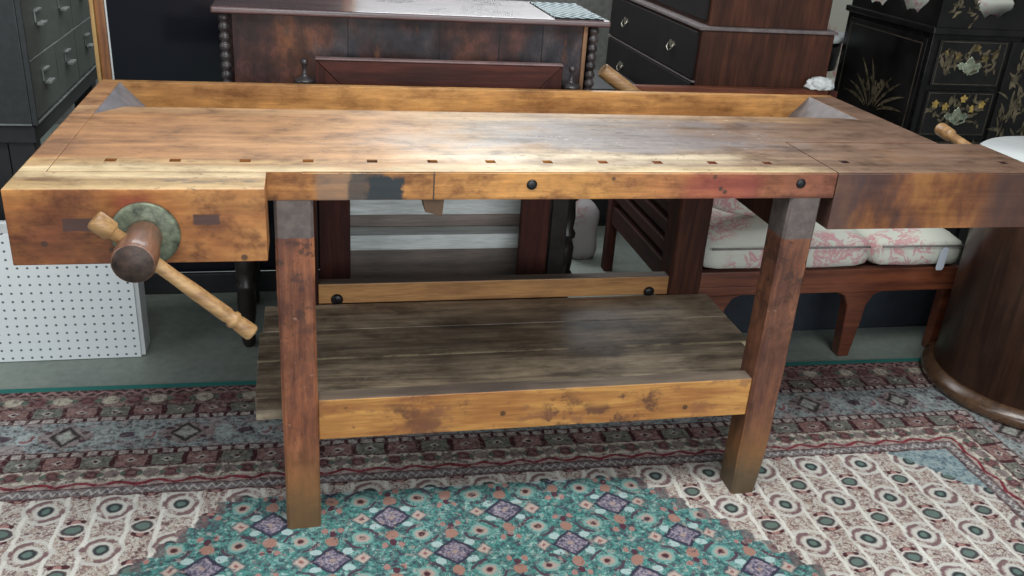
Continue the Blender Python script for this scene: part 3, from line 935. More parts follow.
m_gold = wood('gold_brown_frame', (0.45, 0.22, 0.07), (0.33, 0.14, 0.05), (0.16, 0.06, 0.03), 'z', rough=0.4)
m_goldedge = wood('pale_gold_edge', (0.62, 0.42, 0.18), (0.52, 0.32, 0.12), (0.3, 0.16, 0.06), 'z', rough=0.4)
tm = thing('framed_mirror', 'tall dark mirror in a golden brown wood frame, behind the left end of the bench', 'mirror', (-0.2, 1.42, 0))
MB().box(-0.53, 0.20, 1.353, 1.370, 0.07, 1.62, .001).build('mirror_glass', glass_dark(), tm)
mb = MB().box(-0.548, -0.520, 1.340, 1.380, 0.02, 1.68, .004)
mb.box(0.198, 0.225, 1.340, 1.380, 0.02, 1.68, .004)
mb.box(-0.5195, 0.1975, 1.340, 1.380, 1.62, 1.68, .004)
mb.build('frame', m_gold, tm)
MB().box(-0.5475, 0.2245, 1.322, 1.3395, 0.0, 0.075, .004).box(-0.5475, 0.2245, 1.3395, 1.38, 0.0, 0.0195, .002).build('dark_void_board', m_black, tm)  # added black board, stands for the dark void under the mirror
MB().box(-0.560, -0.5485, 1.330, 1.385, 0.0, 1.69, .002).box(0.2255, 0.237, 1.330, 1.385, 0.0, 1.69, .002).build('frame_edge', m_goldedge, tm)
MB().box(-0.5195, -0.5145, 1.349, 1.3525, 0.071, 1.619, .0005).build('bevel_strip', m_white, tm)

# ------------------------------------------------------------------ old sideboard with turned legs
def sb_extra(n, col, g, big, fine):
    a = n.noise(n.scaled(2.6, 1, 1.2), 2.2, 4, .6)
    c = n.ramp(n.ss(a, 0.3, 0.7), (0, (0.025, 0.014, 0.016)), (0.45, (0.055, 0.027, 0.026)), (0.75, (0.085, 0.038, 0.028)), (1, (0.12, 0.052, 0.026)))
    c = n.mix(c, (0.045, 0.052, 0.062), n.ss(n.noise(n.scaled(2, 1, 1.6, (4, 4, 4)), 2.4, 3), 0.55, 0.66) * 0.7)
    c = n.mix(c, (0.22, 0.09, 0.035), n.ss(n.noise(n.scaled(3, 1, 1.4, (7, 1, 4)), 4, 4, .65), 0.60, 0.72) * 0.7)
    mo = n.noise(n.scaled(1.6, 1, 1, (2, 2, 9)), 9, 6, 0.72)
    c = n.mul(c, n.ramp(mo, (0.34, (0.28, 0.26, 0.29)), (0.50, (0.62, 0.58, 0.60)), (0.66, (1.45, 1.2, 1.1))))
    for sx in (-0.205, 0.055, 0.23, 0.36):
        c = n.mix(c, (0.010, 0.007, 0.008), n.ss((n.x - sx + (g - .5) * .01).abs(), 0.0012, 0.0026, 1.0, 0.0))
    return c


m_sb = wood('mottled_dark_walnut', (0.1, 0.05, 0.03), (0.06, 0.03, 0.02), (0.02, 0.012, 0.01), 'z', rough=0.5, extra=sb_extra, spec=.3)
m_sbtop = wood('polished_sideboard_top', (0.16, 0.085, 0.08), (0.11, 0.055, 0.055), (0.06, 0.030, 0.032), 'x', rough=0.3, coat=.8)
m_turn = plain('near_black_turned_wood', (0.020, 0.015, 0.014), 0.35, 0, 0.25, 30)
m_turn2 = plain('dark_grey_turned_wood', (0.050, 0.040, 0.042), 0.3, 0, 0.4, 40)
m_tan = wood('tan_strip', (0.36, 0.20, 0.09), (0.26, 0.13, 0.06), (0.12, 0.06, 0.03), 'z')
SY = 0.925
sb = thing('sideboard', 'antique dark sideboard with beaded corner columns and turned legs behind the workbench', 'sideboard', (0.40, 1.14, 0))
MB().box(-0.170, 0.958, SY - .018, 1.300, 1.018, 1.036, .006, seg=3).build('sideboard_top', m_sbtop, sb)
MB().box(-0.118, 0.895, SY + .008, SY + .026, 0.56, 1.017, .001).build('front_panel', m_sb, sb)
mb = MB().box(-0.14, 0.93, 1.26, 1.28, 0.56, 1.017, .002)
mb.box(-0.14, -0.12, SY + .04, 1.259, 0.56, 1.017, .002).box(0.91, 0.93, SY + .04, 1.259, 0.56, 1.017, .002)
mb.box(-0.119, 0.909, SY + .027, 1.259, 0.56, 0.575, 0)
mb.build('sideboard_case', m_sb, sb)
MB().box(0.882, 0.8945, SY - .0005, SY + .0078, 0.56, 1.017, .002).build('tan_strip', m_tan, sb)


def column(x, y, z0, z1, pitch, r):
    pr_ = []
    k = int((z1 - z0) / pitch)
    for i in range(k):
        for t in range(5):
            a = t / 5
            pr_.append((r * (.62 + .38 * math.sin(math.pi * a)), z0 + (i + a) * (z1 - z0) / k))
    pr_.append((r * .62, z1))
    return MB().lathe(pr_, (x, y, 0), (0, 0, 1), 18)


for x in (-0.139, 0.916):
    column(x, SY + .012, 0.60, 1.017, 0.026, 0.0155).build('beaded_column', m_turn2, sb)
LP = [(0.012, 0.0), (0.017, .012), (0.020, .03), (0.016, .05), (0.011, .065), (0.019, .085), (0.024, .12), (0.026, .17), (0.024, .21), (0.028, .22), (0.028, .232), (0.022, .24), (0.026, .28),
      (0.027, .33), (0.020, .36), (0.028, .37), (0.028, .385), (0.020, .40), (0.024, .44), (0.020, .50), (0.028, .51), (0.028, .60)]
for x, y in ((-0.120, SY - .005), (0.895, SY + .03), (-0.120, 1.23), (0.895, 1.23)):
    MB().lathe([(r * 1.12, z * .93) for r, z in LP], (x, y, 0.0), (0, 0, 1), 20).build('leg', m_turn, sb)
# ribbed grey mat lying on the right end of its top
def stripe_mat():
    n = N('striped_grey_cloth')
    q = ((n.x * 1.0 + n.y * 1.4) / 0.03).fract()
    return n.fin(n.mix((0.035, 0.045, 0.05), (0.36, 0.44, 0.46), n.ss((q - .5).abs(), .2, .3)), 0.7)


mb = MB()
b = bmesh.new()
bmesh.ops.create_grid(b, x_segments=24, y_segments=20, size=0.5)
for v in b.verts:
    v.co = Vector((0.865 + v.co.x * .15, 1.09 + v.co.y * .34, 1.0400 + .0024 * math.sin(v.co.y * 60)))
bmesh.ops.solidify(b, geom=b.faces[:], thickness=0.0025)
mb.merge(b)
tag(mb.build('folded_cloth', stripe_mat()), 'grey striped cloth lying on the right end of the sideboard top', 'cloth')

# ------------------------------------------------------------------ cheval frame
m_mah = wood('dark_mahogany', (0.105, 0.030, 0.020), (0.066, 0.018, 0.013), (0.030, 0.009, 0.007), 'x', rough=0.5, spec=.25)
m_mahz = wood('dark_mahogany_upright', (0.095, 0.027, 0.019), (0.058, 0.017, 0.012), (0.026, 0.008, 0.007), 'z', rough=0.55, spec=.2)
m_edge = plain('pale_rail_edge', (0.20, 0.13, 0.13), 0.4, 0, .2, 20)
cf = thing('cheval_frame', 'open dark mahogany mirror frame on knobbed posts directly behind the bench', 'frame', (0.455, 0.86, 0))
x0, x1, z0, z1, fwid = 0.103, 0.806, 0.055, 0.913, 0.092
ya, yb = 0.848, 0.872


def rail(p, nm, m):
    MB().prism(p, yb - ya, 'y', ya, .002).build(nm, m, cf)


rail([(x0, z1), (x1, z1), (x1 - fwid, z1 - fwid), (x0 + fwid, z1 - fwid)], 'top_rail', m_mah)
rail([(x0, z0), (x0 + fwid, z0 + fwid), (x1 - fwid, z0 + fwid), (x1, z0)], 'bottom_rail', m_mah)
rail([(x0, z0 + .001), (x0, z1 - .001), (x0 + fwid - .001, z1 - fwid), (x0 + fwid - .001, z0 + fwid)], 'stile', m_mahz)
rail([(x1, z0 + .001), (x1 - fwid + .001, z0 + fwid), (x1 - fwid + .001, z1 - fwid), (x1, z1 - .001)], 'stile', m_mahz)
MB().box(x0, x1, ya - .002, yb, z1 + .0003, z1 + .005, .001).build('edge_lip', m_edge, cf)  # paler lip along the top of the frame
for px in (0.073, 0.838):
    MB().box(px - .026, px + .026, 0.845, 0.875, 0.0, 0.846, .003).build('post', m_turn, cf)
    MB().lathe([(0.026, .8465), (0.029, .852), (0.027, .858), (0.012, .864), (0.0065, .870), (0.0055, .893), (0.009, .897), (0.011, .904), (0.009, .911), (0.0, .915)], (px, 0.86, 0.0), (0, 0, 1), 24).build('finial', m_turn2, cf)
    MB().box(px - .02, px + .02, 0.795, 0.8445, 0, .035, .006).build('foot', m_turn, cf)

# ------------------------------------------------------------------ pale steps built as the bands inside the open frame
m_step = wood('pale_tread', (0.86, 0.90, 0.88), (0.74, 0.78, 0.76), (0.50, 0.54, 0.52), 'x', rough=0.5)
m_riser = wood('grey_brown_riser', (0.34, 0.27, 0.235), (0.25, 0.20, 0.175), (0.15, 0.125, 0.11), 'x', rough=0.6)
sp_ = thing('pale_steps', 'two pale steps seen through the open mahogany frame', 'step stool', (0.46, 1.15, 0))
MB().box(0.13, 0.80, 0.958, 1.035, 0.302, 0.352, .003).build('tread', m_step, sp_)
MB().box(0.13, 0.80, 1.036, 1.225, 0.392, 0.445, .003).build('tread', m_step, sp_)
MB().box(0.14, 0.79, 0.966, 0.978, 0.0, 0.3015, .001).build('riser', m_riser, sp_)
MB().box(0.14, 0.79, 1.045, 1.057, 0.0, 0.3915, .001).build('riser', m_riser, sp_)
for xx in (0.14, 0.775):
    MB().box(xx, xx + .015, 1.058, 1.220, 0.0, 0.3915, .001).build('side_panel', m_riser, sp_)

# ------------------------------------------------------------------ mission settee with toile cushions
def toile(base=(0.62, 0.63, 0.55), ink=(0.58, 0.14, 0.20)):
    n = N('red_and_white_toile')
    a = n.noise(n.scaled(1, 1, 1), 13, 5, 0.65, 0.8)
    z = n.noise(n.scaled(1, 1, 1, (3, 8, 1)), 4, 2)
    f = n.noise(n.scaled(1, 1, 1, (1, 1, 7)), 42, 3, 0.7)
    m = n.ss((a - 0.5).abs(), 0.012, 0.05, 1.0, 0.0) * n.ss(z, 0.42, 0.50)
    m = m.max(n.ss(f, 0.54, 0.62) * n.ss(z, 0.48, 0.56) * 0.55)
    c = n.mix(base, ink, m * 0.62)
    return n.fin(c, 0.85, bump=f, strength=.2)


m_toile = toile()
m_set = wood('red_mahogany', (0.24, 0.075, 0.032), (0.17, 0.050, 0.024), (0.08, 0.024, 0.014), 'x', rough=0.35, coat=.3)
m_setd = wood('dark_red_slat', (0.060, 0.020, 0.014), (0.040, 0.013, 0.010), (0.018, 0.007, 0.006), 'y', rough=0.6, spec=.2)
SX0, SX1, SF, SB = 1.248, 2.190, 0.680, 1.480
se = thing('settee', 'low red mahogany settee with toile seat cushions and slatted side, behind the bench at right', 'settee', (1.70, 1.09, 0))
MB().box(SX0, SX1, SF, SF + .03, 0.243, 0.322, .003).box(SX0, SX1, SF - .004, SF, 0.243, 0.272, .002).build('seat_rail', m_set, se)
MB().box(SX0 + .003, SX1 - .003, SB - .03, SB, 0.20, 0.322, .003).build('back_rail', m_set, se)
MB().box(SX0 + .04, SX1, SF + .0305, SB - .031, 0.29, 0.318, 0).build('seat_base', m_setd, se)
MB().box(SX1 - .03, SX1, SF + .0305, SB - .031, 0.243, 0.289, .002).build('side_rail', m_set, se)
# front legs with curved brackets
def bracket_leg(xc):
    pts = [(xc - .085, 0.2425), (xc - .05, 0.228), (xc - .03, 0.19), (xc - .027, 0.13), (xc - .022, 0.0), (xc + .018, 0.0), (xc + .034, 0.13), (xc + .038, 0.19), (xc + .058, 0.228), (xc + .09, 0.2425)]
    MB().prism(pts, .045, 'y', SF, .003).build('leg', m_set, se)


bracket_leg(1.83)
bracket_leg(1.325)
MB().box(2.166, 2.198, 0.700, 0.735, 0, 0.2425, .003).build('leg', m_set, se)
for xx in (SX0 - .035, 2.04):
    MB().box(xx, xx + .035, SB - .045, SB, 0, 0.735, .003).build('back_post', m_mahz, se)
MB().box(SX0 - .035, SX0, SF + .042, SF + .082, 0.0, 0.56, .003).build('arm_post', m_mahz, se)
arm_sl = [(0.205, 0.275), (0.305, 0.345), (0.372, 0.412), (0.439, 0.479), (0.505, 0.550)]
for z0, z1 in arm_sl:
    MB().box(SX0 - .030, SX0 - .008, SF + .0825, SB - .046, z0, z1, .003).build('arm_slat', m_setd, se)
MB().box(SX0 - .0075, SX0 - .0005, SF + .0825, SB - .046, 0.20, 0.5605, .001).build('slat_gap_filler', m_setd, se)  # added dark sheet, darkens the gaps between the slats
MB().box(SX0 - .045, SX0 + .015, SF + .040, SB - .046, 0.561, 0.583, .004).build('arm_rest', m_set, se)
MB().box(SX0 + .0005, 2.0395, SB - .040, SB - .008, 0.685, 0.738, .005).build('top_rail', m_set, se)
for i in range(8):
    xx = SX0 + .05 + i * .095
    MB().box(xx, xx + .045, SB - .030, SB - .016, 0.3225, 0.6845, .002).build('back_slat', m_setd, se)
for i, (xa, xb) in enumerate(((SX0 + .012, 1.843), (1.848, SX1 - .006))):
    c = MB().cushion(xa, xb, SF - .012, SB - .10, 0.322, 0.430, .22, seedv=i * 3).build('seat_cushion', m_toile, se)
    mb = MB().tube([(xa + .02, SF - .013, .405), (xa + .1, SF - .016, .406), ((xa + xb) / 2, SF - .017, .407), (xb - .1, SF - .016, .406), (xb - .02, SF - .013, .405)], .0035, 6)
    mb.build('piping', plain('grey_piping', (0.22, 0.20, 0.19), .8), c)

M1 = Matrix.Translation((1.410, 0.885, 0.548)) @ Matrix.Rotation(math.radians(13), 4, 'Y') @ Matrix.Rotation(math.radians(-16), 4, 'X')
pil = MB().cushion(-0.135, 0.135, -0.045, 0.045, -0.082, 0.082, .1, M1, 10, 7).build('throw_pillow', m_toile)
tag(pil, 'toile throw pillow leaning on the left seat of the settee', 'pillow')
# price tag
mb = MB().prism([(2.075, 0.330), (2.079, 0.322), (2.100, 0.322), (2.104, 0.330), (2.106, 0.392), (2.100, 0.402), (2.086, 0.402), (2.078, 0.392)], .0012, 'y', SF - .022)
tg = mb.build('price_tag', plain('white_card', (0.60, 0.64, 0.72), .6, 0, .03))
tag(tg, 'small white price tag hanging from the settee cushion', 'price tag')
MB().tube([(2.092, SF - .0214, .400), (2.090, SF - .021, .42), (2.088, SF - .016, .436)], .0009, 5).build('string', m_white, tg)

# crumpled white cloth on the settee's top rail
mb = MB()
b = bmesh.new()
bmesh.ops.create_icosphere(b, subdivisions=4, radius=1)
for v in b.verts:
    q = v.co.copy()
    k = 1 + .28 * noise.noise(q * 2.3) + .14 * noise.noise(q * 5.0)
    v.co = Vector((q.x * .055 * k, q.y * .035 * k, max(q.z, -.35) * .032 * k))
for f in b.faces:
    f.smooth = True
mb.merge(b, 0, 2, Matrix.Translation((2.005, SB - .026, .752)))
tag(mb.build('crumpled_cloth', m_white), 'crumpled white cloth on the right end of the settee back', 'cloth')

# wooden pole
pl = MB().lathe([(.020, 0), (.023, .003), (.023, .30), (.0225, .40), (.022, .715), (.020, .718)], (0.985, 1.03, 0.872), (0.609, -.007, -.405), 22)
pl.build('wooden_pole', m_bar)
tag(scene.objects['wooden_pole'], 'pale round wooden pole leaning down from the sideboard behind the bench towards the settee seat', 'pole')

# ------------------------------------------------------------------ dark box under the settee, stool, cushion
def navy_cloth(): return plain('dark_blue_cover', (0.014, 0.018, 0.028), .7, 0, .2, 14)


tag(MB().box(1.40, 2.30, 0.872, 1.34, 0.0, 0.20, .008).box(1.392, 2.308, 0.864, 1.348, 0.2005, 0.226, .006).build('dark_low_box', navy_cloth()), 'low dark blue box under the settee', 'storage box')  # plain dark box filling the space under the settee
mb = MB().cushion(1.10, 1.215, 1.53, 1.66, 0.0, 0.235, .1, cuts=9, seedv=3)
tag(mb.build('floor_cushion', toile((0.27, 0.25, 0.25), (0.22, 0.07, 0.07))), 'small pale floral cushion on the floor between the sideboard and the settee', 'cushion')

bb = thing('dark_filler_cabinet', 'plain black low cabinet added to darken the gap between the sideboard and the mahogany chest', 'cabinet', (1.17, 2.05, 0))  # added black block, hides the bright floor in the gap
MB().box(0.88, 1.46, 1.92, 2.3, 0.04, 0.60, .004).build('cabinet_body', m_black, bb)
MB().box(0.87, 1.47, 1.905, 2.31, 0.6005, 0.625, .004).build('cabinet_top', m_black, bb)
MB().box(0.90, 1.44, 1.94, 2.28, 0.0, 0.0395, .002).build('plinth', m_black, bb)
for xa, xb in ((0.895, 1.167), (1.173, 1.445)):
    MB().box(xa, xb, 1.908, 1.9195, 0.06, 0.58, .003).build('door', m_black, bb)

# ------------------------------------------------------------------ chest on chest
m_ch = wood('reddish_chest_side', (0.115, 0.042, 0.024), (0.078, 0.028, 0.016), (0.038, 0.014, 0.010), 'z', rough=0.6, spec=.25)
m_chd = plain('black_brown_drawer', (0.010, 0.007, 0.008), 0.6, 0, .2, 12)
m_chd.node_tree.nodes['Principled BSDF'].inputs['Specular IOR Level'].default_value = 0.25
m_brass = plain('aged_brass', (0.36, 0.33, 0.27), 0.35, .8, .3, 60)
m_ledge = plain('dusty_ledge', (0.16, 0.13, 0.13), .5, 0, .2, 20)
CX, CY = 1.500, 1.505
ch = thing('chest_of_drawers', 'tall two tier mahogany chest of drawers with brass bail pulls behind the settee', 'chest of drawers', (1.78, 2.05, 0))
MB().box(CX + .014, 2.055, CY, 2.58, 0.06, 0.935, .003).build('lower_case', m_ch, ch)
MB().box(CX, 2.065, CY - .008, 2.59, 0.9355, 0.948, .003).build('ledge', m_ledge, ch)
MB().box(CX + .045, 2.030, CY + .02, 2.56, 0.9485, 1.62, .003).build('upper_case', m_ch, ch)
MB().box(CX + .03, 2.045, CY + .015, 2.57, 0.0, 0.0595, .002).build('plinth', m_ch, ch)


def drawer(xf, y0, y1, z0, z1):
    dr = MB().box(xf, xf + .0135, y0, y1, z0, z1, .003).build('drawer', m_chd, ch)
    for k in (.22, .78):
        yc, zc = y0 + (y1 - y0) * k, (z0 + z1) / 2
        mb = MB().prism([(yc - .035, zc + .004), (yc - .02, zc + .02), (yc, zc + .014), (yc + .02, zc + .02), (yc + .035, zc + .004), (yc + .016, zc - .006), (yc, zc - .014), (yc - .016, zc - .006)], .002, 'x', xf - .0022)
        mb.tube([(xf - .004, yc - .027, zc + .008), (xf - .012, yc - .025, zc - .010), (xf - .014, yc, zc - .022), (xf - .012, yc + .025, zc - .010), (xf - .004, yc + .027, zc + .008)], .0026, 8)
        mb.build('bail_pull', m_brass, dr)


for z0, z1 in ((0.08, 0.30), (0.315, 0.53), (0.545, 0.735), (0.75, 0.925)):
    drawer(CX, CY + .02, 2.56, z0, z1)
for z0, z1 in ((0.965, 1.15), (1.165, 1.34), (1.355, 1.50)):
    drawer(CX + .031, CY + .04, 2.54, z0, z1)
mb = MB()
for z in (0.3045, 0.5345, 0.7395):
    mb.box(CX + .002, CX + .0135, CY + .006, 2.575, z, z + .006, .001)
mb.build('cock_bead', m_ledge, ch)

# ------------------------------------------------------------------ black lacquer cabinet
m_lac = plain('black_lacquer', (0.010, 0.009, 0.010), 0.22, 0, .3, 20)
m_lac2 = plain('black_lacquer_panel', (0.011, 0.010, 0.010), 0.35, 0, .4, 6)
m_lline = plain('dull_gold_line', (0.085, 0.072, 0.055), .45, .2, .3, 30)
m_ggold = plain('dull_gold_leaf', (0.17, 0.125, 0.05), .5, .3, .5, 40)
m_ggrey = plain('faded_gilt_leaf', (0.13, 0.105, 0.065), .5, .2, .5, 30)
m_yel = plain('ochre_flower', (0.40, 0.27, 0.07), .6, 0, .3, 40)
m_pull = plain('pale_verdigris_brass', (0.40, 0.44, 0.33), .35, .5, .3, 50)
LX, LY, LD = 2.370, 1.350, 0.60
lc = thing('lacquer_cabinet', 'black lacquer cabinet with gilt flowers and openwork gallery at the far right', 'cabinet', (2.85, 1.65, 0))
MB().box(LX, 3.35, LY + .006, LY + LD, 0.05, 0.975, .003).build('cabinet_body', m_lac, lc)
MB().box(LX - .014, 3.365, LY - .010, LY + LD + .01, 0.9755, 1.000, .005).build('cabinet_top', m_lac2, lc)
MB().box(LX + .02, 3.33, LY + .02, LY + LD - .02, 0, 0.0495, .002).build('plinth', m_lac, lc)


def leaf(mb, c, ang, L, wd, flip, pl, off, th=.0012):
    """small leaf outline in plane pl ('x' side or 'y' front)"""
    pts = []
    K_ = 7
    for i in range(K_ + 1):
        t = i / K_
        pts.append((t * L, wd * math.sin(math.pi * t) ** .8 + flip * t * t * L * .35))
    for i in range(K_ - 1, 0, -1):
        t = i / K_
        pts.append((t * L, -wd * math.sin(math.pi * t) ** .8 + flip * t * t * L * .35))
    ca, sa = math.cos(ang), math.sin(ang)
    pts = [(c[0] + ca * p - sa * q, c[1] + sa * p + ca * q) for p, q in pts]
    mb.prism(pts, th, pl, off - random.random() * .0016)


def frame_line(mb, pl, off, u0, u1, z0, z1, t=.004, th=.0012):
    for a in ((u0, u1, z0, z0 + t), (u0, u1, z1 - t, z1), (u0, u0 + t, z0 + t, z1 - t), (u1 - t, u1, z0 + t, z1 - t)):
        mb.prism([(a[0], a[2]), (a[1], a[2]), (a[1], a[3]), (a[0], a[3])], th, pl, off)


# side panel: gilt line and fan of leaves
sidep = MB().box(LX - .004, LX - .0002, LY + .03, LY + LD - .03, 0.09, 0.955, .001).build('side_panel', m_lac2, lc)
mb = MB()
frame_line(mb, 'x', LX - .0056, LY + .05, LY + LD - .045, 0.12, 0.935)
mb.build('gilt_line', m_lline, sidep)
mb = MB()
random.seed(9)
for i in range(9):
    a = math.radians(28 + i * 15.5)
    leaf(mb, (LY + .29 + .05 * math.cos(a), 0.62 + .02 * math.sin(a)), a, .15 + .05 * random.random(), .007, (1 if i > 4 else -1) * .9, 'x', LX - .0056)
for i in range(26):
    leaf(mb, (LY + .29 + random.gauss(0, .03), 0.66 + abs(random.gauss(0, .05))), random.uniform(0, 6.28), .03, .007, .3, 'x', LX - .0056)
mb.build('gilt_leaves', m_ggrey, sidep)
# front drawers
def lac_drawer(x0, x1, z0, z1, sd):
    random.seed(sd)
    d = MB().box(x0, x1, LY - .006, LY + .0055, z0, z1, .002).build('drawer', m_lac2, lc)
    mb = MB()
    frame_line(mb, 'y', LY - .0074, x0 + .006, x1 - .006, z0 + .006, z1 - .006, .003)
    mb.build('gilt_line', m_lline, d)
    mb = MB()
    for i in range(46):
        px = random.uniform(x0 + .03, x1 - .03)
        pz = z0 + (z1 - z0) * (.28 + .55 * random.random())
        leaf(mb, (px, pz), random.uniform(0, 6.28), random.uniform(.02, .05), random.uniform(.004, .008), random.uniform(-1, 1), 'y', LY - .0074)
    mb.build('gilt_leaves', m_ggrey, d)
    for fxx, fz in ((.14, .72), (.30, .66), (.55, .84), (.84, .72), (.70, .62)):
        c = (x0 + (x1 - x0) * fxx, z0 + (z1 - z0) * fz)
        mb = MB()
        for k in range(5):
            leaf(mb, c, k * 1.2566 + .3, .017, .006, 0, 'y', LY - .0078)
        mb.build('painted_flower', m_yel if sd == 2 else m_ggold, d)
    xc, zc = (x0 + x1) / 2, (z0 + z1) / 2 - .012
    pts = [(-.055, .004), (-.040, .018), (-.022, .012), (-.012, .028), (0, .040), (.012, .028), (.022, .012), (.040, .018), (.055, .004), (.040, -.012), (.020, -.010), (.010, -.020), (0, -.034), (-.010, -.020), (-.020, -.010), (-.040, -.012)]
    mb = MB().prism([(xc + a, zc + b_) for a, b_ in pts], .0025, 'y', LY - .0095, .0005)
    mb.tube([(xc - .036, LY - .013, zc + .006), (xc - .032, LY - .022, zc - .014), (xc, LY - .024, zc - .026), (xc + .032, LY - .022, zc - .014), (xc + .036, LY - .013, zc + .006)], .003, 8)
    mb.build('drawer_pull', m_pull, d)


lac_drawer(LX + .03, LX + .325, 0.785, 0.958, 1)
lac_drawer(LX + .03, LX + .325, 0.590, 0.765, 2)
lac_drawer(LX + .03, LX + .325, 0.395, 0.570, 3)
# door with dense gilt foliage
d = MB().box(LX + .345, LX + .95, LY - .006, LY + .0055, 0.12, 0.958, .002).build('door', m_lac2, lc)
mb = MB()
random.seed(21)
for i in range(260):
    px = random.uniform(LX + .37, LX + .92)
    pz = random.uniform(.55, .93)
    leaf(mb, (px, pz), random.gauss(1.57, .6), random.uniform(.03, .08), random.uniform(.004, .008), random.uniform(-1, 1), 'y', LY - .0074)
mb.build('gilt_foliage', m_ggrey, d)
# openwork gallery
def gallery(pl, off, u0, u1, holes):
    """board 0.20 high with scalloped openings, in vertical slices"""
    mb = MB()
    K_ = 220
    zt = 1.20
    for i in range(K_):
        a, b_ = u0 + (u1 - u0) * i / K_, u0 + (u1 - u0) * (i + 1) / K_
        m = (a + b_) / 2
        cut = None
        for c, hw, zb, zz in holes:
            t = abs(m - c) / hw
            if t < 1:
                lo = zb + (zz - zb) * .5 * t ** 4 + .008 * math.cos(t * 9)
                hi = zz - (zz - zb) * .4 * t ** 4
                cut = (lo, hi)
        segs = [(1.0005, zt)] if cut is None else [(1.0005, cut[0]), (cut[1], zt)]
        for s0, s1 in segs:
            mb.prism([(a, s0), (b_, s0), (b_, s1), (a, s1)], .016, pl, off)
    return mb


gallery('y', LY + .0, LX + .0165, 3.34, [(LX + .23, .085, 1.045, 1.13), (LX + .55, .10, 1.045, 1.13), (LX + .82, .10, 1.045, 1.13)]).build('gallery_board', m_lac2, lc)
random.seed(33)
mb = MB()
for c0 in (LX + .05, LX + .385, LX + .685, LX + .12):
    for i in range(16):
        leaf(mb, (c0 + random.uniform(0, .035), random.uniform(1.01, 1.17)), random.uniform(0, 6.28), .03, .005, .5, 'y', LY - .0014)
mb.build('gilt_leaves', m_ggrey, [o for o in scene.objects if o.name.startswith('gallery_board')][-1])
gallery('x', LX, LY, LY + LD - .01, [(LY + .18, .10, 1.035, 1.16), (LY + .42, .11, 1.030, 1.16)]).build('gallery_board', m_lac2, lc)

# ------------------------------------------------------------------ round cabinet with white marble top
DC = (2.320, 0.420)
dr_ = thing('drum_cabinet', 'round dark wood cabinet with a white stone top and moulded base at the right edge', 'cabinet', (DC[0], DC[1], 0.0055))
m_drum = wood('dark_walnut_veneer', (0.150, 0.070, 0.040), (0.098, 0.045, 0.027), (0.045, 0.021, 0.014), 'z', rough=0.38, coat=.25)
m_drum2 = wood('brown_walnut_panel', (0.21, 0.105, 0.058), (0.14, 0.068, 0.038), (0.07, 0.034, 0.021), 'z', rough=0.38, coat=.25)
m_mold = wood('polished_brown_moulding', (0.17, 0.095, 0.05), (0.12, 0.064, 0.034), (0.06, 0.03, 0.018), 'x', rough=0.25, coat=.5)
RB = 0.277
MB().lathe([(RB, 0.06), (RB, 0.69), (RB + .004, .695), (RB + .012, .715), (RB + .014, .725)], (DC[0], DC[1], 0), (0, 0, 1), 96).build('cabinet_body', m_drum, dr_)
MB().lathe([(RB + .024, 0.0055), (RB + .033, 0.018), (RB + .034, .032), (RB + .030, .044), (RB + .016, .050), (RB + .008, .0595)], (DC[0], DC[1], 0), (0, 0, 1), 96).build('base_moulding', m_mold, dr_)
def marble():
    n = N('white_marble')
    a = n.noise(n.co, 5, 5, .6, 1.0)
    return n.fin(n.ramp(a, (0.3, (0.74, 0.77, 0.78)), (0.6, (0.84, 0.86, 0.86))), 0.25)


MB().lathe([(RB + .028, 0.7255), (RB + .040, .729), (RB + .042, .736), (RB + .040, .750), (RB + .034, .755), (0.0, .756)], (DC[0], DC[1], 0), (0, 0, 1), 96).build('marble_top', marble(), dr_)


def arc_panel(a0, a1, z0, z1, r0, r1):
    pts = []
    K_ = 18
    for i in range(K_ + 1):
        a = math.radians(a0 + (a1 - a0) * i / K_)
        pts.append((DC[0] + r1 * math.cos(a), DC[1] + r1 * math.sin(a)))
    for i in range(K_, -1, -1):
        a = math.radians(a0 + (a1 - a0) * i / K_)
        pts.append((DC[0] + r0 * math.cos(a), DC[1] + r0 * math.sin(a)))
    return MB().prism(pts, z1 - z0, 'z', z0)


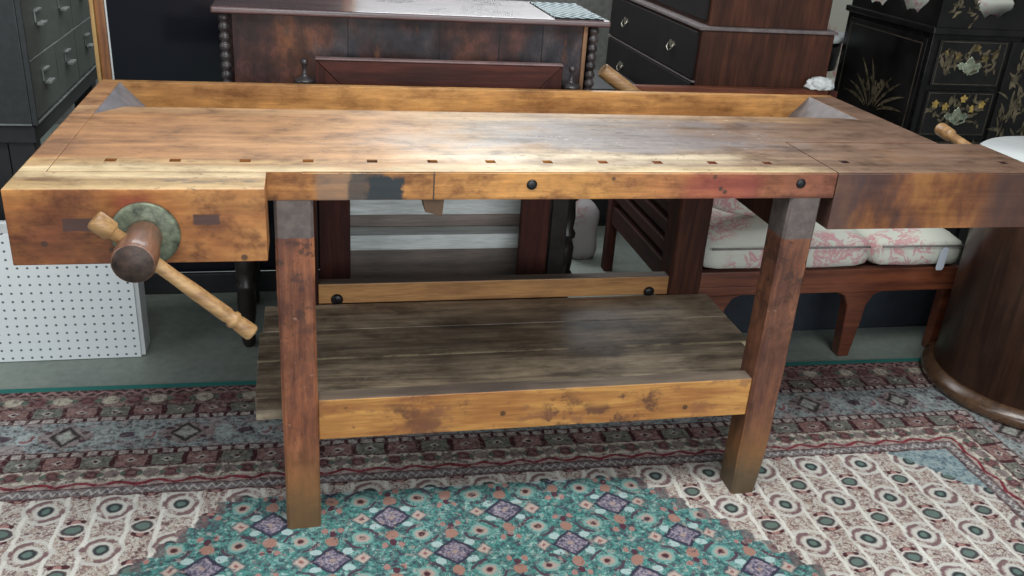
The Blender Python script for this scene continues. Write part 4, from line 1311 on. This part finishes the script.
door = arc_panel(232, 300, 0.085, 0.69, RB + .0005, RB + .008).build('door', m_drum2, dr_)
arc_panel(240, 292, 0.15, 0.63, RB + .0085, RB + .011).build('door_panel', m_drum, door)
MB().lathe([(.004, 0), (.004, .008), (.011, .012), (.012, .020), (.007, .026), (0, .027)], (DC[0] + (RB + .008) * math.cos(math.radians(236)), DC[1] + (RB + .008) * math.sin(math.radians(236)), .42), (math.cos(math.radians(236)), math.sin(math.radians(236)), 0), 16).build('knob', m_brass, door)

# ------------------------------------------------------------------ things seen past the lacquer cabinet
fa = thing('armchair', 'pale pink floral upholstered armchair behind the black lacquer cabinet', 'armchair', (2.85, 2.8, 0))
MB().cushion(2.35, 3.35, 2.97, 3.15, 0.35, 1.30, .05, cuts=12).build('backrest', m_toile, fa)
MB().cushion(2.42, 3.28, 2.45, 2.96, 0.28, 0.50, .1, cuts=10).build('seat', m_toile, fa)
for xx in (2.33, 3.25):
    MB().cushion(xx, xx + .13, 2.45, 2.97, 0.28, 0.70, .05, cuts=9).build('arm', m_toile, fa)
for xx in (2.38, 3.27):
    for yy in (2.51, 3.07):
        MB().lathe([(.014, 0), (.022, .10), (.026, .36)], (xx, yy, 0), (0, 0, 1), 14).build('leg', m_turn, fa)
ss_ = thing('side_table', 'small white topped table between the mahogany chest and the lacquer cabinet', 'table', (2.31, 2.17, 0))
MB().lathe([(.17, .825), (.185, .828), (.185, .848), (.18, .852)], (2.31, 2.17, 0), (0, 0, 1), 40).build('table_top', m_white, ss_)
MB().lathe([(.16, .70), (.165, .72), (.165, .8245)], (2.31, 2.17, 0), (0, 0, 1), 40).build('apron', m_lac, ss_)
MB().lathe([(.15, 0), (.15, .02), (.03, .05), (.018, .12), (.018, .62), (.05, .6995)], (2.31, 2.17, 0), (0, 0, 1), 20).build('pedestal', m_turn, ss_)
mb = MB().cushion(2.46, 2.95, 1.50, 1.85, 1.006, 1.085, .1, cuts=9, seedv=11)
tag(mb.build('folded_blanket', m_toile), 'folded pale pink patterned blanket on the black lacquer cabinet, behind its openwork gallery', 'blanket')
